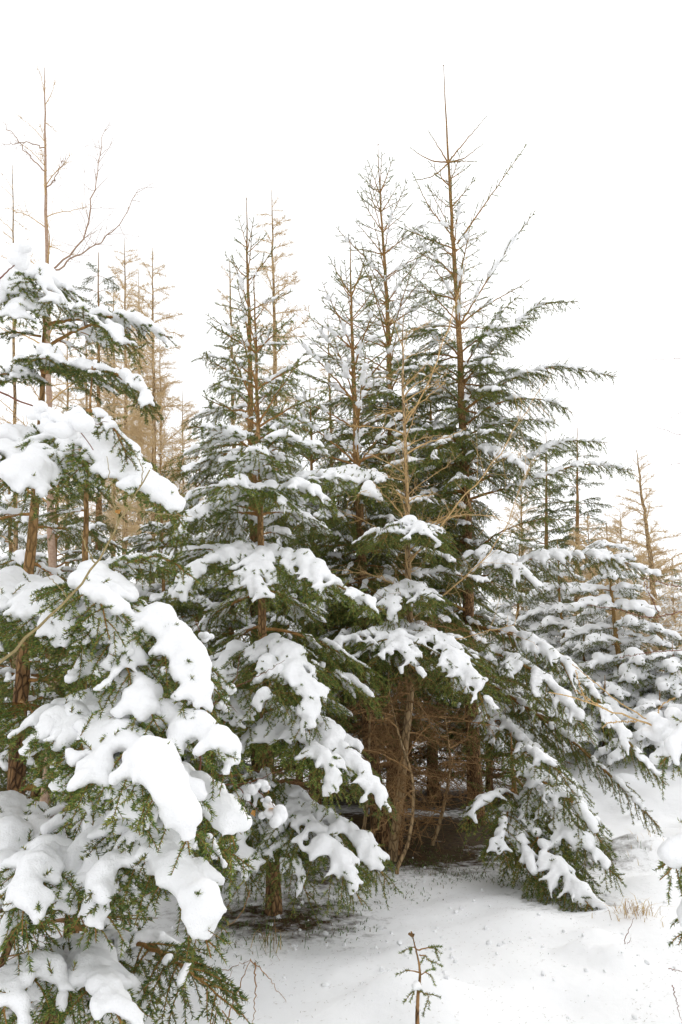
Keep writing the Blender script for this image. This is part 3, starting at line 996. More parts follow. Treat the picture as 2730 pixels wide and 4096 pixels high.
spruce('spruce_tree', 'tallest spruce right of centre with wide green boughs sweeping down to the right', trunk([(1905, 3250), (1885, 2800), (1875, 2400), (1865, 2000), (1850, 1700), (1835, 1300), (1815, 1000), (1795, 660), (1775, 262)], 8.7), .088, 17, 'spruces of the stand',
       heroes=[
           ([(1793, 650, 8.7), (1850, 580, 8.6), (1950, 462, 8.5)], dict(snow=0, width=.02, foliage=1, bare=.95, r0=.013, tert=False, nd=(.016, .006, 700))),
           ([(1793, 650, 8.7), (1720, 640, 8.7), (1640, 590, 8.7)], dict(snow=0, width=.02, foliage=1, bare=.95, r0=.013, tert=False, nd=(.016, .006, 700))),
           ([(1793, 650, 8.7), (1750, 580, 8.9), (1712, 522, 9.)], dict(snow=0, width=.02, foliage=1, bare=.95, r0=.013, tert=False, nd=(.016, .006, 700))),
           ([(1793, 650, 8.7), (1860, 630, 8.4), (1932, 575, 8.3)], dict(snow=0, width=.02, foliage=1, bare=.95, r0=.013, tert=False, nd=(.016, .006, 700))),
           ([(1793, 650, 8.7), (1850, 645, 8.3), (1908, 648, 8.1)], dict(snow=0, width=.02, foliage=1, bare=.95, r0=.013, tert=False, nd=(.016, .006, 700))),
           ([(1793, 655, 8.7), (1730, 705, 8.3), (1655, 722, 8.1)], dict(snow=0, width=.02, foliage=1, bare=.95, r0=.013, tert=False, nd=(.016, .006, 700))),
           ([(1830, 975, 8.7), (1960, 790, 8.6), (2110, 575, 8.5)], dict(snow=.9, width=.13, hang=.05, cover=.3, spacing=.12, bare=.12, nd=(.02, .006, 620), r0=.014, tert=False)),
           ([(1825, 960, 8.7), (1720, 830, 8.6), (1650, 690, 8.5)], dict(snow=.9, width=.16, hang=.05, cover=.3, spacing=.11, nd=(.02, .006, 620), r0=.012, tert=False)),
           ([(1845, 1290, 8.7), (1990, 1060, 8.5), (2145, 840, 8.4)], dict(snow=1.1, width=.16, hang=.1, cover=.45, spacing=.1, nd=(.02, .006, 620), r0=.014, tert=False)),
           ([(1830, 1000, 8.7), (1700, 950, 8.5), (1590, 905, 8.3)], dict(snow=.7, width=.25, cover=.5)),
           ([(1843, 1300, 8.7), (1730, 1180, 8.4), (1620, 1080, 8.2)], dict(snow=.9, width=.25, cover=.6)),
           ([(1850, 1540, 8.7), (1990, 1380, 8.5), (2150, 1230, 8.4), (2310, 1205, 8.4)], dict(snow=.9, width=.22)),
           ([(1850, 1480, 8.7), (1980, 1280, 8.2), (2080, 1180, 8.0)], dict(snow=.9, width=.3)),
           ([(1857, 1640, 8.7), (2040, 1520, 8.4), (2230, 1470, 8.3), (2470, 1508, 8.2)], dict(snow=1.1, width=.22, hang=.7)),
           ([(1860, 1700, 8.7), (2000, 1610, 8.2), (2180, 1600, 8.0), (2290, 1650, 7.9)], dict(snow=1.0, hang=.7)),
           ([(1865, 1950, 8.7), (2060, 1860, 8.4), (2250, 1770, 8.2), (2430, 1770, 8.1)], dict(snow=1.2, width=.2, hang=.8)),
           ([(1868, 2000, 8.7), (2100, 1930, 8.3), (2330, 1860, 8.1), (2540, 1882, 8.0)], dict(snow=1.2, width=.2, hang=.8)),
           ([(1865, 1880, 8.7), (1930, 1800, 8.0), (2050, 1840, 7.5), (2120, 1900, 7.3)], dict(snow=1.3, width=.35)),
           ([(1872, 2230, 8.7), (2000, 2130, 8.3), (2150, 2080, 8.1), (2280, 2080, 8.0)], dict(snow=.4, hang=.7, cover=.35)),
           ([(1875, 2330, 8.7), (2100, 2240, 8.2), (2380, 2220, 7.9), (2660, 2310, 7.7)], dict(snow=1.3, width=.22, hang=.8)),
           ([(1880, 2270, 8.7), (1950, 2220, 7.7), (2060, 2260, 7.2), (2170, 2370, 7.0)], dict(snow=1.6, width=.4)),
           ([(1882, 2500, 8.7), (2120, 2560, 8.0), (2330, 2720, 7.6), (2500, 2950, 7.3), (2665, 3140, 7.2)], dict(snow=1.15, width=.26, hang=.6)),
           ([(1884, 2600, 8.7), (2060, 2640, 7.7), (2250, 2790, 7.2), (2380, 2980, 7.0)], dict(snow=1.4, width=.34)),
           ([(1886, 2690, 8.7), (2180, 2880, 7.9), (2430, 3090, 7.4), (2640, 3310, 7.2)], dict(snow=.9, width=.24, hang=.6, cover=.5)),
           ([(1888, 2760, 8.7), (2080, 2960, 7.6), (2260, 3120, 7.1), (2400, 3330, 6.9)], dict(snow=1.3, width=.3, snow_from=.3)),
       ], hero_kw=RK, h0=.6, step=.42, per=6, Rmax=1.9, lead=2.3, prof=1.3, kinds=('mshoot', 'mup', 'mgreen', 'mgreen'), breaks=(.7, .55, .5), inter=3, dead_to=2.2,
       kill=lambda az, h, L: (math.sin(az) < -.4 and h < 3.4) or (math.sin(az) < .25 and h < 2.3) or (math.cos(az) > .2 and (L > 1.4 or (h > 6.6 and L > .8))))
spruce('spruce_tree', 'low spreading spruce at the foot of the tallest one, boughs lying on the snow', trunk([(2085, 3450), (2070, 3250), (2050, 3060), (2045, 2930)], 6.4), .045, 24, 'young spruces in front',
       heroes=[
           ([(2052, 3040, 6.4), (2150, 3110, 6.0), (2310, 3230, 5.6), (2440, 3430, 5.35)], dict(snow=1.3)),
           ([(2055, 3110, 6.4), (2200, 3250, 5.8), (2360, 3400, 5.4), (2490, 3520, 5.2)], dict(snow=1.25)),
           ([(2065, 3220, 6.4), (2120, 3310, 5.8), (2270, 3510, 5.2), (2450, 3672, 4.9)], dict(snow=1.2)),
           ([(2065, 3230, 6.4), (2080, 3320, 5.8), (2120, 3460, 5.4), (2190, 3595, 5.2)], dict(snow=1.2)),
           ([(2055, 3160, 6.4), (1990, 3180, 6.0), (1900, 3240, 5.8), (1845, 3330, 5.7)], dict(snow=1.2)),
           ([(2065, 3250, 6.4), (2180, 3400, 5.7), (2310, 3560, 5.1), (2370, 3640, 4.95)], dict(snow=.9, cover=.6)),
           ([(2060, 3190, 6.4), (2030, 3250, 5.9), (2010, 3360, 5.6), (2040, 3480, 5.45)], dict(snow=1.1)),
           ([(2050, 3000, 6.4), (2120, 3010, 5.9), (2230, 3080, 5.6), (2300, 3180, 5.5)], dict(snow=1.1)),
       ], hero_kw=dict(vox=.0165, nd=MID, snow=1.2, width=.36, hang=.45, spacing=.045, cover=.74), h0=.2, step=.3, per=4, Rmax=.7, lead=.25, kinds=('up', 'up', 'mid', 'inner'), breaks=(.95, .8, .5), kill=lambda az, h, L: math.cos(az) < .3 or math.sin(az) < -.3)
spruce('spruce_tree', 'small slim spruce beside the tan larch trunk wearing a column of snow', trunk([(1590, 3400, 6.9), (1640, 2750, 6.9), (1625, 2330, 6.9), (1622, 2080, 6.9)], 6.9), .03, 18, 'young spruces in front',
       heroes=[
           ([(1620, 2530, 6.85), (1480, 2540, 5.7), (1300, 2590, 5.4)], dict(snow=1.2)),
           ([(1620, 2510, 6.85), (1740, 2570, 5.7), (1880, 2700, 5.4), (1960, 2880, 5.3)], dict(snow=1.3)),
           ([(1620, 2500, 6.85), (1600, 2560, 5.6), (1640, 2660, 5.3), (1720, 2720, 5.2)], dict(snow=1.3, width=.5)),
           ([(1620, 2340, 6.85), (1570, 2400, 5.8), (1580, 2520, 5.7)], dict(snow=1.5, width=.4)),
           ([(1620, 2330, 6.85), (1680, 2380, 5.8), (1720, 2450, 5.7)], dict(snow=1.3, width=.4)),
           ([(1625, 2110, 6.85), (1560, 2130, 5.7), (1510, 2220, 5.6)], dict(snow=1.3, width=.45)),
           ([(1625, 2100, 6.85), (1680, 2120, 5.7), (1790, 2210, 5.6)], dict(snow=1.2, width=.45)),
       ], hero_kw=dict(vox=.017, nd=NEAR, snow=1.2, width=.4, hang=.4, cover=.9), h0=1.7, step=.4, per=3, Rmax=.5, lead=.5, kinds=('up', 'up', 'mid', 'mid'), breaks=(.9, .7, .5), kill=toward_cam(0, 9, .2))

# -- behind, between the left pair and the centre
spruce('spruce_tree', 'small spruce lumpy with snow in the gap between left and centre trees', trunk([(660, 2900), (657, 2525), (650, 2110), (640, 1820)], 6.2), .035, 19, 'snowy young spruces behind',
       h0=.3, step=.28, per=6, Rmax=.8, lead=.3, kinds=('shoot', 'up', 'mid', 'low'), breaks=(.93, .8, .5), inter=2)
spruce('spruce_tree', 'rounded snow-covered spruce just behind the small lumpy one, mostly hidden', trunk([(800, 2900), (790, 2300), (785, 1830)], 7.2), .05, 20, 'snowy young spruces behind',
       h0=.3, step=.33, per=6, Rmax=1.1, lead=.35, kinds=('shoot', 'up', 'mid', 'low'), breaks=(.95, .85, .5), inter=2)
spruce('spruce_tree', 'spruce behind the left pair, showing dark green between their trunks', trunk([(180, 2900), (230, 2000), (240, 1700)], 6.5), .06, 21, 'snowy young spruces behind',
       h0=.4, step=.36, per=6, Rmax=1.3, lead=.4, kinds=('shoot', 'mup', 'mmid', 'mgreen'), breaks=(.95, .85, .6), inter=2)
spruce('spruce_tree', 'spruce in the deep shade behind the centre tree and larch', trunk([(1260, 3100), (1250, 2000), (1240, 1500)], 9.5), .08, 22, 'spruces of the stand',
       h0=.8, step=.42, per=6, Rmax=1.7, lead=.6, kinds=('mshoot', 'mup', 'mgreen', 'mgreen'), breaks=(.92, .75, .5), inter=2, dead_to=1.4)
spruce('spruce_tree', 'dark spruce deep in the stand between the larch and the tallest spruce', trunk([(1730, 3000), (1725, 1900), (1720, 1400)], 11.0), .09, 23, 'spruces of the stand',
       h0=.8, step=.45, per=6, Rmax=1.8, lead=.6, kinds=('mshoot', 'mgreen', 'mgreen', 'mgreen'), breaks=(.95, .85, .5), inter=2, dead_to=1.4)

for i_, (lab_, px_, py_, Y_) in enumerate([  # low spruces added to block light from behind and darken the hollow
        ('low spruce added to block light in the hollow behind the larch trunk', 1640, 2450, 11.5),
        ('low light-blocking spruce added behind the trunk of the tallest spruce', 1960, 2500, 11.5),
        ('low light-blocking spruce added behind the foot of the centre spruce', 1200, 2450, 10.5),
        ('low light-blocking spruce added deep in the stand left of the larch', 1420, 2400, 12.0)]):
    spruce('spruce_tree', lab_, trunk([(px_, 3200), (px_ - 5, 2800), (px_, py_)], Y_), .06, 150 + i_, 'spruces of the stand', h0=.12, step=.26, per=7, Rmax=1.5, lead=.3, kinds=('mshoot', 'mgreen', 'mgreen', 'dead'), breaks=(.97, .9, .3), inter=2)

# -- far right
FK = ('fshoot', 'fgreen', 'fgreen', 'fgreen')
spruce('spruce_tree', 'tall dark green spruce far behind on the right, narrow pointed top', trunk([(2310, 2900), (2310, 1710)], 24.), .16, 31, 'far spruces', h0=1.5, step=.6, per=6, Rmax=2.3, lead=.7, kinds=FK, breaks=(.95, .9, .5), inter=3, rt=.01)
spruce('spruce_tree', 'dark spruce far behind the tallest spruce, its tip showing between snowy boughs', trunk([(2190, 2900), (2185, 1715)], 26.), .16, 32, 'far spruces', h0=1.5, step=.65, per=6, Rmax=2.2, lead=.7, kinds=FK, breaks=(.95, .9, .5), inter=3, rt=.01)
spruce('spruce_tree', 'small far spruce at the right edge with a green tip', trunk([(2690, 2900), (2690, 2230)], 19.), .1, 33, 'far spruces', h0=.6, step=.5, per=6, Rmax=1.5, lead=.4, kinds=('fshoot', 'fgreen', 'fsnow', 'fsnow'), breaks=(.95, .8, .5), inter=2, rt=.01)
SK = ('fshoot', 'fsnow', 'fsnow', 'fsnow')
spruce('spruce_tree', 'snowy young spruce with orange-brown trunk on the right of the clearing', trunk([(2505, 2960), (2495, 2780), (2463, 2525), (2440, 2300), (2425, 2080)], 13.), .07, 34, 'snowy spruces across the clearing', bark=BARK_YOUNG, h0=.5, step=.36, per=5, Rmax=1.35, lead=.5, kinds=SK, breaks=(.95, .8, .5), inter=1)
spruce('spruce_tree', 'snowy spruce with pale slim trunk behind the snow-laden right bough', trunk([(2260, 2900), (2255, 2540), (2240, 2410), (2230, 2150)], 15.), .07, 35, 'snowy spruces across the clearing', bark=BARK_YOUNG, h0=.5, step=.4, per=5, Rmax=1.4, lead=.5, kinds=SK, breaks=(.95, .8, .5), inter=1)
spruce('spruce_tree', 'low snow-buried spruce at the right edge above the clearing', trunk([(2690, 2990), (2690, 2560)], 12.), .06, 36, 'snowy spruces across the clearing', h0=.25, step=.28, per=6, Rmax=1.3, lead=.3, kinds=SK, breaks=(.97, .9, .5), inter=2)
spruce('spruce_tree', 'low snow-buried spruce between the tallest spruce and the orange-trunked one', trunk([(2340, 2960), (2335, 2480)], 14.), .06, 37, 'snowy spruces across the clearing', h0=.25, step=.3, per=6, Rmax=1.4, lead=.3, kinds=SK, breaks=(.97, .9, .5), inter=2)
spruce('spruce_tree', 'low spruce with dark lower skirt right of the orange-trunked one', trunk([(2590, 3000), (2585, 2640)], 12.5), .05, 38, 'snowy spruces across the clearing', h0=.2, step=.26, per=6, Rmax=1.2, lead=.3, kinds=('fshoot', 'fsnow', 'fsnow', 'fgreen'), breaks=(.97, .9, .35), inter=2)
spruce('spruce_tree', 'snowy spruce seen dimly behind the tallest spruce trunk', trunk([(2070, 2900), (2055, 2575), (2075, 2410), (2080, 2100)], 16.), .07, 39, 'snowy spruces across the clearing', bark=BARK_YOUNG, h0=.5, step=.4, per=5, Rmax=1.4, lead=.5, kinds=SK, breaks=(.95, .8, .5), inter=1)
spruce('spruce_tree', 'far snow-dusted spruce behind the leftmost pair', trunk([(60, 2900), (30, 1750)], 11.), .08, 40, 'far spruces', h0=.5, step=.45, per=6, Rmax=1.6, lead=.5, kinds=('fshoot', 'fsnow', 'fsnow', 'fgreen'), breaks=(.95, .8, .4), inter=2)
spruce('spruce_tree', 'far snow-dusted spruce in the gap right of the small lumpy one', trunk([(730, 2900), (720, 1930)], 13.), .08, 41, 'far spruces', h0=.5, step=.45, per=6, Rmax=1.6, lead=.5, kinds=('fshoot', 'fsnow', 'fsnow', 'fgreen'), breaks=(.95, .8, .4), inter=2)
spruce('spruce_tree', 'far brownish spruce behind the left trees with ragged pointed crown', trunk([(395, 2900), (395, 1010)], 17.), .13, 42, 'far spruces', h0=1.5, step=.55, per=5, Rmax=1.5, lead=.8, kinds=('fshoot', 'fgreen', 'fgreen', 'fgreen'), breaks=(.97, .93, .5), inter=2, rt=.01, prof=1.0)

for i_, (lab_, px_, py_, Y_, r_) in enumerate([
        ('knee-high snowy spruce in front of the leaning larch foot', 2640, 2760, 11., 1.0),
        ('squat snow-buried spruce under the tips of the long right boughs', 2420, 2700, 12., 1.2),
        ('white snow-packed spruce left of the orange-trunked one', 2390, 2420, 17., 1.3),
        ('white snow-packed spruce right of the leaning larch', 2720, 2480, 15., 1.3),
        ('snow-packed spruce far back between orange-trunked spruce and leaning larch', 2560, 2420, 18., 1.4),
        ('snow-packed spruce far back, half hidden by the snow-laden right bough', 2180, 2350, 18., 1.4)]):
    spruce('spruce_tree', lab_, trunk([(px_, 2960), (px_, py_)], Y_), .05, 140 + i_, 'snowy spruces across the clearing', h0=.15, step=.27, per=7, Rmax=r_, lead=.25, kinds=SK, breaks=(.98, .92, .5), inter=3, tilt=-.12)

# -- spruce out of frame on the right whose bough ends hang into view
spruce('spruce_tree', 'snow-laden spruce bough ends hanging into view at the right edge', trunk([(3260, 3700), (3250, 2600), (3240, 1900)], 3.3), .05, 51, 'young spruces in front',
       heroes=[
           ([(3250, 3080, 3.3), (2950, 3290, 3.1), (2760, 3400, 3.0), (2640, 3520, 2.95)], dict(snow=1.9, width=.34, hang=.45, cover=.9)),
           ([(3250, 2800, 3.3), (2950, 2850, 3.2), (2760, 2930, 3.1), (2640, 3060, 3.1)], dict(snow=1.4, width=.3, hang=.7)),
           ([(3255, 3300, 3.3), (2950, 3490, 3.1), (2800, 3640, 3.0), (2715, 3780, 3.0)], dict(snow=1.6, width=.22, hang=.4, pend=6)),
       ], hero_kw=NK, h0=1.2, step=.4, per=3, Rmax=.8, lead=.4, kinds=('up', 'mid', 'mid', 'mid'), breaks=(.9, .7, .5), kill=lambda az, h, L: math.cos(az) < .2)

# -- sapling in the foreground
pS = on_ground(1668, 4180)
spruce('spruce_sapling', 'tiny spruce sapling poking out of the snow at the bottom of the clearing', np.array([pS, pS + [.0, 0, .3], pS + [.012, 0, .62]]) if False else
       np.vstack([pS, path([(1672, 4000, pS[1]), (1680, 3880, pS[1]), (1652, 3745, pS[1])])]), .008, 61, None,
       heroes=[
           ([(1680, 3800, pS[1]), (1640, 3795, pS[1] - .03), (1600, 3815, pS[1] - .05)], {}),
           ([(1680, 3800, pS[1]), (1730, 3790, pS[1] - .02), (1765, 3815, pS[1] - .04)], {}),
           ([(1678, 3890, pS[1]), (1630, 3885, pS[1] - .04), (1585, 3900, pS[1] - .06)], {}),
           ([(1678, 3890, pS[1]), (1720, 3900, pS[1] - .02), (1745, 3945, pS[1] - .03)], {}),
           ([(1675, 3950, pS[1]), (1655, 3960, pS[1] - .06), (1640, 4010, pS[1] - .09)], {}),
           ([(1675, 3970, pS[1]), (1710, 3980, pS[1] - .03), (1715, 4040, pS[1] - .05)], {}),
           ([(1680, 3820, pS[1]), (1705, 3830, pS[1] + .05), (1735, 3870, pS[1] + .08)], dict(snow=.9)),
       ], hero_kw=dict(vox=.006, nd=(.013, .0026, 1300), snow=.8, width=.2, hang=.2, spacing=.04, tert=False, r0=.003, bare=.1, cover=.6, lump=.004), h0=5., lead=.05, step=.3, kinds=('shoot', 'shoot', 'shoot', 'shoot'), cat='tree', rt=.0022)

nsnow = skin_snow()
for t in TREES:
    finish_tree(t)


# ------------------------------------------------------------------ larches and bare saplings
def larch(name, label, P, rb, seed, group, kind='larch', bark=None, n=30, Rmax=1.0, h0=.5, hf=0., top=.97, prof=.7, tilt=0., rt=.003, hero=(), hero_mat=None, cat='tree', extra=()):
    rng = np.random.default_rng(seed)
    base = P[0]
    root = thing(name, label, cat, tuple(base), group)
    Q = smooth_path(P - base, 40)
    H = Q[-1][2]
    h0 = max(h0, hf * H)
    mb = MB()
    Q2 = Q.copy(); Q2[0, 2] -= .12
    Q2[2:-1] += rng.normal(size=(37, 3)) * rb * .08
    mb.tube(Q2, rb * (1 - np.linspace(0, 1, 40)) ** .8 + rt, 8, 0, True)
    obj('trunk', mb.mesh('trunk', [bark or LARCH_BARK]), root)
    for i in range(n):
        h = h0 + (H * top - h0) * (i + rng.random() * .6) / n
        p = np.array([np.interp(h, Q[:, 2], Q[:, k]) for k in range(3)])
        kd = kind
        for lo, hi, k2 in extra:
            if lo <= h < hi:
                kd = k2
        L = Rmax * min(1, (H - h) / (H * .8)) ** prof * rng.uniform(.6, 1.15) + .1
        bo = pick(kd, L, rng)
        o = obj('limb', bo.mesh, root, tuple(p))
        o.rotation_euler = (rng.normal() * .3, -(rng.normal() * .15 + tilt), rng.random() * 6.28)
        sc = min(1.4, max(.3, L / bo.L))
        o.scale = (sc, sc, sc)
        if bo.snow:
            obj('snow_cap', bo.snow, o)
    for k, (pts, r0) in enumerate(hero):
        A = path(pts) - base
        m2 = MB()
        A = smooth_path(A, 18)
        A[1:] += rng.normal(size=(17, 3)) * .008
        m2.tube(A, np.linspace(r0, r0 * .25, 18), 5, 0, True)
        Ltot = np.linalg.norm(np.diff(A, axis=0), axis=1).sum()
        for kk in range(int(10 + Ltot * 9)):
            j = rng.integers(4, 18)
            T = norm(A[min(17, j + 1)] - A[j - 1])
            d = norm(T * .7 + rng.normal(size=3) * .6)
            l2 = Ltot * rng.uniform(.06, .22)
            tt = np.linspace(0, 1, 5)[:, None]
            c = A[j] + d * l2 * tt + rng.normal(size=3) * .25 * l2 * tt ** 2
            m2.tube(c, np.linspace(r0 * .3, r0 * .12, 5), 3, 0)
            for z in range(2):
                g = rng.integers(1, 5)
                e = c[g] + norm(d + rng.normal(size=3) * .9) * l2 * .3
                m2.tube(np.array([c[g], e]), [r0 * .15, r0 * .1], 3, 0)
        obj('limb', m2.mesh('limb', [hero_mat or LARCH_TWIG]), root)
    return root


larch('larch_tree', 'bare tan larch with many curling twigs in front of the dark stand', trunk([(1565, 3435), (1597, 3212), (1629, 2893), (1645, 2700), (1635, 2320), (1630, 1976), (1618, 1700), (1613, 1530), (1613, 1235)], 6.6), .04, 71, None,
      'larch', n=54, Rmax=.9, h0=.8, prof=.5, hero=[
          ([(1640, 2250, 6.6), (1800, 2060, 6.3), (1980, 1840, 6.1), (2160, 1560, 6.0)], .009),
          ([(1645, 2480, 6.6), (1850, 2320, 6.2), (2000, 2150, 6.0), (2120, 1850, 5.9)], .008),
          ([(1640, 2200, 6.6), (1780, 2080, 6.5), (1950, 2060, 6.4), (2080, 2110, 6.4)], .009),
          ([(1620, 1700, 6.6), (1700, 1560, 6.5), (1800, 1300, 6.4), (1860, 1080, 6.4)], .009),
          ([(1640, 2380, 6.6), (1500, 2300, 6.3), (1350, 2280, 6.2)], .008),
          ([(1630, 2000, 6.6), (1540, 1950, 6.3), (1400, 1990, 6.2)], .008),
          ([(1645, 2600, 6.6), (1800, 2560, 6.0), (2060, 2500, 5.8)], .009)],
      extra=[(.8, 2.3, 'tangle')])
larch('dead_shrub', 'crooked tan stem with tangled dry twigs leaning beside the larch trunk', trunk([(1580, 3430), (1640, 3340), (1652, 3130), (1600, 2950), (1560, 2780), (1555, 2660)], 6.1), .014, 72, None, 'tangle', n=15, Rmax=.7, h0=.35, prof=.3, cat='shrub')
larch('dead_shrub', 'thin dry stem with tangled twigs deep under the tallest spruce', trunk([(1730, 3420), (1770, 3250), (1800, 3050), (1780, 2850)], 7.4), .018, 73, None, 'tangle', n=24, Rmax=.8, h0=.2, prof=.3, cat='shrub')
larch('dead_shrub', 'dry tangled sapling in the dark hollow left of the larch trunk', trunk([(1440, 3400), (1470, 3200), (1480, 2900), (1500, 2700)], 7.0), .018, 74, None, 'tangle', n=18, Rmax=.7, h0=.3, prof=.3, cat='shrub')

larch('bare_sapling', 'tall reddish bare sapling with forked limbs above the left spruces', trunk([(215, 2800), (200, 1900), (190, 1080), (182, 700), (178, 270)], 5.2), .038, 75, None, 'larch', bark=BIRCH, n=26, Rmax=.5, h0=2.6, prof=.4,
      hero=[([(195, 1090, 5.2), (330, 960, 5.0), (370, 780, 4.9), (400, 620, 4.9), (415, 520, 4.9)], .009),
            ([(195, 1100, 5.2), (330, 1010, 4.9), (460, 920, 4.7), (550, 775, 4.6)], .009),
            ([(185, 690, 5.2), (100, 600, 5.1), (15, 490, 5.0)], .007),
            ([(185, 760, 5.2), (230, 700, 5.1), (262, 615, 5.0)], .007),
            ([(180, 590, 5.2), (110, 570, 5.1), (20, 580, 5.0)], .006)], hero_mat=BIRCH)
larch('larch_tree', 'bare tan larch top at the left edge behind the bowed spruce', trunk([(60, 2900), (55, 1100), (50, 660)], 6.8), .03, 76, None, 'larch', n=34, Rmax=.45, h0=2.2, prof=.4)
for i, (lab, px, top, Y, r, kind, n) in enumerate([
        ('golden bare larch with the broadest feathery crown in the left background', 500, 950, 15., 1.5, 'flarch', 64),
        ('golden bare larch just right of the broadest left background larch', 555, 1080, 17., 1.3, 'flarch', 56),
        ('slim golden larch with a long thin leader in the left background', 610, 990, 12., 1.3, 'flarch', 50),
        ('thin bare larch between bowed spruce and broad larch in the left background', 345, 1180, 19., 1.2, 'flarch', 40),
        ('faint bare larch rising behind the centre spruces', 1088, 760, 11., 1.1, 'flarch', 50),
        ('short bare larch spire left of the centre spruce tip', 920, 1040, 9., .6, 'flarch', 24),
        ('short bare larch spire in the gap right of the centre spruce', 1312, 1260, 11., .7, 'flarch', 26),
        ('golden larch tip behind the tallest spruce, far right background', 2080, 1720, 27., 1.9, 'flarch', 52),
        ('low golden larch thicket stem in front of the far dark spruce', 2350, 2050, 17., 1.5, 'flarch', 56),
        ('low golden larch just left of the leaning far right larch', 2480, 2020, 18., 1.5, 'flarch', 56),
        ('pale golden larch at the far end of the left gap', 455, 1120, 22., 1.9, 'flarch', 56),
        ('dense golden larch low in the left gap', 640, 1350, 18., 1.7, 'flarch', 56),
        ('golden larch behind the bowed spruce top', 270, 1250, 20., 1.7, 'flarch', 52),
        ('low golden larch closing the left gap near the centre spruce', 730, 1560, 20., 1.8, 'flarch', 56),
        ('low golden larch between dark far spruce and leaning larch', 2420, 2130, 21., 1.9, 'flarch', 56),
        ('low golden larch behind the leaning far right larch', 2600, 2140, 22., 1.9, 'flarch', 56),
        ('snow-speckled low larch at the right edge of the background', 2690, 2330, 17., 1.6, 'fsnowlarch', 46),
        ('snow-speckled larch behind the small lumpy spruce', 690, 1760, 14., 1.4, 'fsnowlarch', 44)]):
    b = gbase(px, Y)
    tp = at(px, top, Y)
    larch('larch_tree', lab, np.array([b, (b + tp) / 2 + [.08, 0, 0], tp]), .0055 * tp[2] + .008, 80 + i, 'larches in the background', kind, n=int(n * 1.45), Rmax=r, h0=.8, hf=.38 if px < 1500 else .2, prof=.6, rt=.005, bark=LARCH_BARK)
larch('larch_tree', 'leaning golden larch with pale trunk at the far right', trunk([(2680, 2950), (2661, 2652), (2623, 2493), (2604, 2238), (2578, 2046), (2546, 1798)], 14.), .09, 98, 'larches in the background', 'flarch', n=64, Rmax=1.5, h0=1.2, prof=.9, rt=.006,
      extra=[(1.2, 3.0, 'fsnowlarch')])


# bare branches and twigs near the camera
def twig_thing(name, label, cat, branches, seed, mat, buds=0., snow=(), leaves=(), group=None):
    rng = np.random.default_rng(seed)
    base = at(*branches[0][0][0])
    root = thing(name, label, cat, tuple(base), group)
    for pts, r0 in branches:
        A = smooth_path(path(pts) - base, 22)
        A[1:-1] += rng.normal(size=(20, 3)) * .0025
        m2 = MB()
        m2.tube(A, np.linspace(r0, r0 * .35, 22), 6, 0, True)
        if buds:
            for j in range(3, 22):
                for z in range(2):
                    d = norm(rng.normal(size=3))
                    q = A[j] + (A[j - 1] - A[j]) * rng.random()
                    m2.tube(np.array([q, q + d * buds]), [buds * .55, buds * .35], 4, 0, True)
        obj('twig', m2.mesh('twig', [mat]), root)
    for (px, py, Y, r) in snow:
        b = Bough()
        c = at(px, py, Y) - base
        C = [c + rng.normal(size=3) * r * .5 for _ in range(7)]
        snow_body(b, C, [r * rng.uniform(.5, .9) for _ in C], r * .16, rng, r * .12, 1)
        SNOWTW.append((b, root))
    for (px, py, Y, s) in leaves:
        c = at(px, py, Y) - base
        m2 = MB()
        a = norm(rng.normal(size=3)); bb = norm(np.cross(a, rng.normal(size=3))); nn = np.cross(a, bb)
        V = [c, c + a * s * .35 + bb * s * .3 + nn * s * .06, c + a * s, c + a * s * .4 - bb * s * .3 + nn * s * .06, c + a * s * .45]
        m2.tris(np.array([[V[0], V[1], V[4]], [V[1], V[2], V[4]], [V[2], V[3], V[4]], [V[3], V[0], V[4]]]), 0)
        obj('leaf', m2.mesh('leaf', [LEAF], False), root)
    return root


SNOWTW = []
twig_thing('bare_branch', 'olive bare branch slanting up across the left snowy spruces', 'branch',
           [([(-250, 2850, 2.3), (40, 2615, 2.3), (330, 2330, 2.3), (480, 2080, 2.3), (600, 1880, 2.3)], .0062),
            ([(470, 2090, 2.3), (450, 1980, 2.3), (428, 1825, 2.3)], .0028), ([(520, 2030, 2.3), (640, 2055, 2.3), (770, 2065, 2.3)], .0028),
            ([(380, 2250, 2.3), (340, 2180, 2.25), (325, 2110, 2.25)], .0028), ([(560, 1950, 2.3), (570, 1880, 2.3), (530, 1800, 2.3)], .0022),
            ([(270, 2400, 2.3), (240, 2350, 2.3), (165, 2280, 2.3)], .0022)], 201, OLIVE)
twig_thing('bare_branch', 'dark thin bare branch with snow clumps at the left edge', 'branch',
           [([(-150, 1500, 2.6), (0, 1570, 2.6), (170, 1640, 2.6), (285, 1690, 2.6), (374, 1800, 2.6)], .005),
            ([(285, 1690, 2.6), (360, 1700, 2.6), (435, 1688, 2.6)], .0025), ([(-80, 1260, 2.6), (0, 1120, 2.6), (65, 1055, 2.6)], .006)], 202, REDTWIG,
           snow=[(170, 1640, 2.6, .035), (180, 1680, 2.6, .03), (275, 1670, 2.6, .055), (268, 1710, 2.6, .05), (315, 1680, 2.6, .035), (80, 1030, 2.6, .05)])
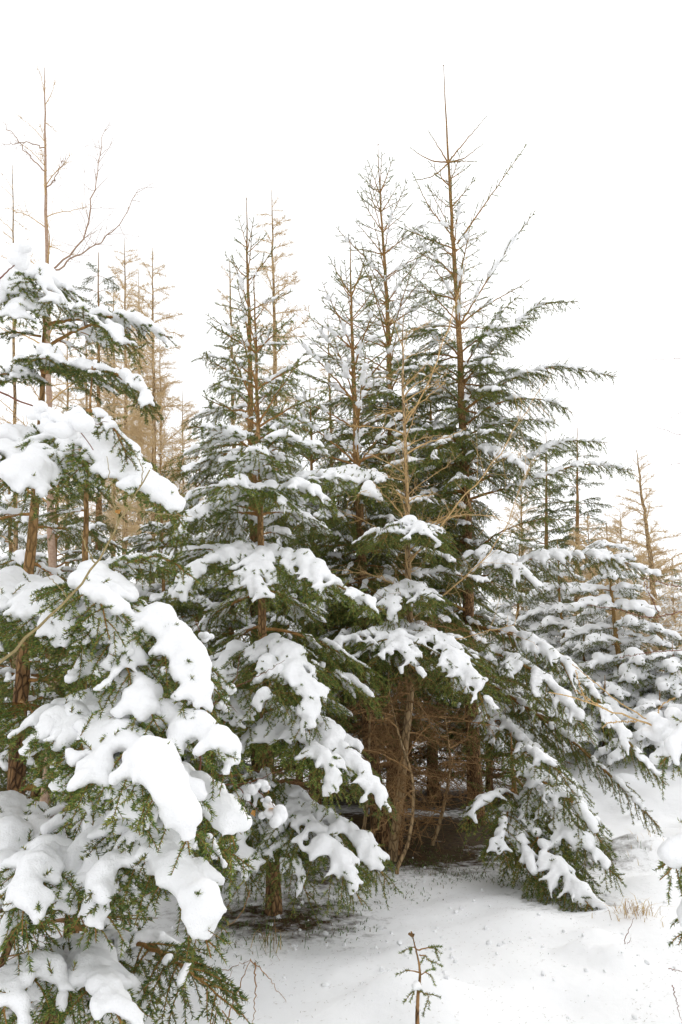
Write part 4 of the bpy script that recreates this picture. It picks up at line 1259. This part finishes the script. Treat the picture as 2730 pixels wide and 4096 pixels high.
twig_thing('bare_branch', 'tan larch branch studded with dark buds reaching in from the right edge', 'branch',
           [([(2950, 3080, 3.4), (2730, 2962, 3.4), (2550, 2880, 3.4), (2430, 2840, 3.4), (2300, 2790, 3.4), (2200, 2770, 3.4)], .007),
            ([(2730, 2940, 3.4), (2600, 2880, 3.4), (2480, 2810, 3.4), (2380, 2730, 3.4), (2290, 2660, 3.4)], .004),
            ([(2430, 2840, 3.4), (2360, 2800, 3.4), (2300, 2760, 3.4)], .003), ([(2350, 2810, 3.4), (2320, 2740, 3.4), (2305, 2680, 3.4)], .003),
            ([(2620, 2910, 3.4), (2640, 2830, 3.4), (2700, 2790, 3.4)], .003), ([(2560, 2885, 3.4), (2450, 2890, 3.4), (2410, 2910, 3.4)], .0025)], 203, LARCH_TWIG, buds=.006,
           snow=[(2630, 2910, 3.4, .05), (2680, 2930, 3.4, .06), (2660, 3030, 3.4, .05)])
twig_thing('bare_branch', 'reddish budded branch crossing the sky-bright trees at the right edge', 'branch',
           [([(2900, 2460, 3.8), (2730, 2450, 3.8), (2600, 2470, 3.8), (2480, 2440, 3.8), (2350, 2420, 3.8)], .004),
            ([(2730, 2350, 3.8), (2640, 2330, 3.8), (2560, 2310, 3.8)], .003), ([(2640, 2465, 3.8), (2610, 2400, 3.8), (2580, 2330, 3.8)], .003),
            ([(2730, 2600, 3.8), (2600, 2610, 3.8), (2480, 2630, 3.8)], .003)], 204, REDTWIG, buds=.005)
twig_thing('bare_branch', 'few thin budded twigs against white sky at the upper right edge', 'branch',
           [([(2900, 1420, 3.6), (2730, 1432, 3.6), (2650, 1438, 3.6), (2570, 1442, 3.6)], .0022), ([(2900, 1780, 3.6), (2730, 1742, 3.6), (2680, 1725, 3.6), (2625, 1708, 3.6)], .0022),
            ([(2900, 1850, 3.6), (2730, 1855, 3.6), (2680, 1857, 3.6)], .0018), ([(2850, 1560, 3.6), (2740, 1640, 3.6), (2685, 1672, 3.6)], .0018)], 205, REDTWIG, buds=.003)
twig_thing('deciduous_shrub', 'thin reddish shrub with a few dry orange leaves between left and centre spruces', 'shrub',
           [([(800, 3300, 3.8), (800, 2950, 3.8), (805, 2750, 3.8), (810, 2560, 3.8), (780, 2480, 3.8)], .006),
            ([(805, 2900, 3.8), (870, 2800, 3.8), (940, 2720, 3.8), (960, 2620, 3.8)], .004), ([(800, 2880, 3.8), (770, 2780, 3.8), (790, 2650, 3.8)], .0035),
            ([(870, 2810, 3.8), (920, 2820, 3.8), (950, 2850, 3.8)], .0025), ([(900, 2760, 3.8), (960, 2740, 3.8), (1060, 2690, 3.8), (1140, 2640, 3.8)], .003),
            ([(790, 3150, 3.8), (900, 3140, 3.7), (1000, 3130, 3.6), (1105, 3090, 3.6)], .004), ([(1000, 3130, 3.6), (1070, 3200, 3.6), (1120, 3240, 3.6)], .003),
            ([(950, 3140, 3.6), (1010, 3220, 3.6), (1060, 3260, 3.6)], .003)], 206, REDTWIG,
           snow=[(1010, 3160, 3.6, .03), (1050, 3150, 3.6, .03), (1075, 3200, 3.6, .02), (1095, 3240, 3.6, .03), (1110, 3270, 3.6, .04), (990, 3180, 3.6, .02), (820, 2540, 3.8, .03), (920, 2760, 3.8, .025), (890, 2820, 3.8, .03)],
           leaves=[(763, 2575, 3.8, .05), (735, 2500, 3.8, .04), (595, 2755, 3.0, .05), (890, 2755, 3.8, .05), (1075, 3175, 3.6, .05), (1010, 3240, 3.6, .05), (1095, 3230, 3.6, .05), (460, 2050, 2.4, .04)])
twig_thing('dry_stalk', 'broken bent dry stalk rising from the snow at the lower left of the clearing', 'stalk',
           [([(870, 4180, 2.75), (920, 4050, 2.75), (1003, 3835, 2.75)], .0035), ([(1003, 3835, 2.75), (1080, 3920, 2.75), (1145, 4010, 2.75)], .002), ([(1020, 3850, 2.75), (1025, 3950, 2.75), (1012, 4100, 2.75)], .003),
            ([(840, 4110, 2.75), (890, 3980, 2.75), (930, 3880, 2.75)], .002), ([(800, 3910, 2.75), (900, 3880, 2.75), (1000, 3840, 2.75)], .0018), ([(1000, 3560, 2.9), (960, 3660, 2.9), (830, 3760, 2.9)], .002)], 207, DEADTWIG)
twig_thing('dry_stalk', 'pair of thin upright dry stalks in a snow mound on the right of the clearing', 'stalk',
           [([(2474, 3850, 4.3), (2500, 3760, 4.3), (2537, 3672, 4.3)], .003), ([(2478, 3848, 4.3), (2500, 3800, 4.3), (2525, 3748, 4.3)], .0025), ([(2515, 3850, 4.3), (2540, 3840, 4.3), (2562, 3828, 4.3)], .0015)], 208, REDTWIG)
twig_thing('dry_stalk', 'bent grass stalk folded into the snow right of the upright pair', 'stalk',
           [([(2563, 3722, 4.6), (2590, 3690, 4.6), (2637, 3775, 4.6)], .0015)], 209, LARCH_TWIG)
twig_thing('dry_stalk', 'thin stalk at the bottom right corner of the clearing', 'stalk',
           [([(2690, 3940, 3.1), (2708, 4010, 3.1), (2728, 4090, 3.1)], .002), ([(2675, 3875, 3.1), (2730, 3885, 3.1)], .0015)], 210, REDTWIG)
skin_snow()
for b, root in SNOWTW:
    if b.snow:
        obj('snow_cap', b.snow, root)

# ------------------------------------------------------------------ ground and ground cover
bare_shade_spots = []
for px, py, r, s in [(1110, 3660, 1.0, .62), (1600, 3400, 1.4, .9), (1850, 3330, 1.5, .9), (1750, 3200, 2.0, .95), (1450, 3300, 1.4, .85), (2100, 3350, 1.1, .6), (2350, 3420, .9, .5), (2250, 3600, .7, .45),  # strongest spots also paint the hollow's shade into the ground colour
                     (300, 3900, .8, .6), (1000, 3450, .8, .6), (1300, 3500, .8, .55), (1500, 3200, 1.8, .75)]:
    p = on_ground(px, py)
    bare_shade_spots.append((p[0], p[1], r, s))
build_ground(bare_shade_spots)

rng = np.random.default_rng(77)
# fallen spruce needles on the snow
mb = MB()
N = 9000
X = rng.uniform(-1.6, 4.2, N); Y = rng.uniform(2.2, 8.5, N)
a = rng.normal(.5, .9, N)
l_ = rng.uniform(.009, .024, N)
z = gz(X, Y) + .003
d = np.stack([np.cos(a), np.sin(a), np.zeros(N)], 1)
n_ = np.stack([-np.sin(a), np.cos(a), np.zeros(N)], 1)
p = np.stack([X, Y, z], 1)
mb.tris(np.stack([p - n_ * .001, p + n_ * .001, p + d * l_[:, None] + [0, 0, .001]], 1), 0)
o = obj('fallen_needles', mb.mesh('fallen_needles', [LITTER]))
o['kind'] = 'stuff'; o['label'] = 'fallen spruce needles scattered over the snow'; o['category'] = 'needles'


# crumbs of snow fallen from the boughs
V0, F0 = ico()
N = 260
X = np.concatenate([rng.normal(.1, .9, 110), rng.uniform(-.6, 3.4, 150)]); Y = np.concatenate([rng.normal(4.3, .5, 110), rng.uniform(2.6, 7, 150)])
r_ = rng.uniform(.004, .02, N) * rng.uniform(.4, 1, N)
VV = V0[None] * r_[:, None, None] * rng.uniform(.6, 1.2, (N, 1, 3)) * (1 + .25 * rng.normal(size=(N, len(V0), 1)))
VV = VV + np.stack([X, Y, gz(X, Y) + r_ * .3], 1)[:, None]
o = obj('fallen_snow', raw_mesh('fallen_snow', VV.reshape(-1, 3), np.zeros((0, 4), int), (F0[None] + (np.arange(N) * len(V0))[:, None, None]).reshape(-1, 3), [SNOW]))
o['kind'] = 'stuff'; o['label'] = 'crumbs of snow fallen from the boughs onto the clearing'; o['category'] = 'snow'


def blades(name, label, spots, mats, seed, hgt, n, spread, kind=None, cat='grass', group=None, w=.004):
    rng = np.random.default_rng(seed)
    mb = MB()
    C = np.array([on_ground(px, py) for px, py in spots])
    Bs = np.repeat(C, n, axis=0)
    Bs[:, :2] += rng.normal(size=(len(Bs), 2)) * spread
    Bs[:, 2] = gz(Bs[:, 0], Bs[:, 1]) - .005
    m = len(Bs)
    h = hgt * rng.uniform(.4, 1.1, (m, 1))
    d = norm(np.c_[rng.normal(size=(m, 2)), np.zeros(m)])
    sdv = np.stack([-d[:, 1], d[:, 0], np.zeros(m)], 1) * w * .5
    ln = rng.uniform(.2, 2.2, (m, 1))
    zz = np.array([[0, 0, 1.]])
    m1 = Bs + zz * h * .6 + d * h * ln * .25
    e = Bs + zz * h * rng.uniform(.4, 1., (m, 1)) + d * h * ln
    V = np.stack([Bs - sdv, Bs + sdv, m1 + sdv * .8, Bs - sdv, m1 + sdv * .8, m1 - sdv * .8, m1 - sdv * .8, m1 + sdv * .8, e], 1).reshape(-1, 3, 3, 3)
    which = rng.integers(len(mats), size=m)
    for k in range(len(mats)):
        mb.tris(V[which == k].reshape(-1, 3, 3), k)
    o = obj(name, mb.mesh(name, mats, False))
    o['label'] = label; o['category'] = cat
    if kind:
        o['kind'] = kind
    if group:
        o['group'] = group
    return o


blades('grass_tuft', 'dry straw-coloured grass tuft at the tip of the lowest right bough', [(2540, 3650)], [STRAW, STRAW, DEADTWIG], 301, .1, 90, .07)
blades('grass_tuft', 'dry grass and dead stems in the snow below the centre spruce trunk', [(1110, 3800)], [STRAW, GREENGRASS, DEADTWIG], 302, .2, 40, .06)
blades('grass_tuft', 'small dry grass tuft at the right edge of the clearing', [(2640, 3400)], [STRAW, GREENGRASS], 303, .09, 36, .16)
spots = []
for cx, cy, sx, sy, k in [(1100, 3690, 160, 70, 26), (1300, 3640, 120, 60, 16), (1650, 3470, 150, 45, 40), (1850, 3470, 150, 50, 30), (2150, 3420, 140, 60, 24), (2330, 3440, 90, 40, 14), (950, 3550, 80, 60, 8)]:
    for j in range(k):
        spots.append((cx + rng.normal() * sx, cy + rng.normal() * sy))
blades('moss_and_grass', 'low moss and grass poking through thin snow under the spruces', spots, [GREENGRASS, GREENGRASS, LITTER], 304, .035, 16, .07, kind='stuff', w=.006)
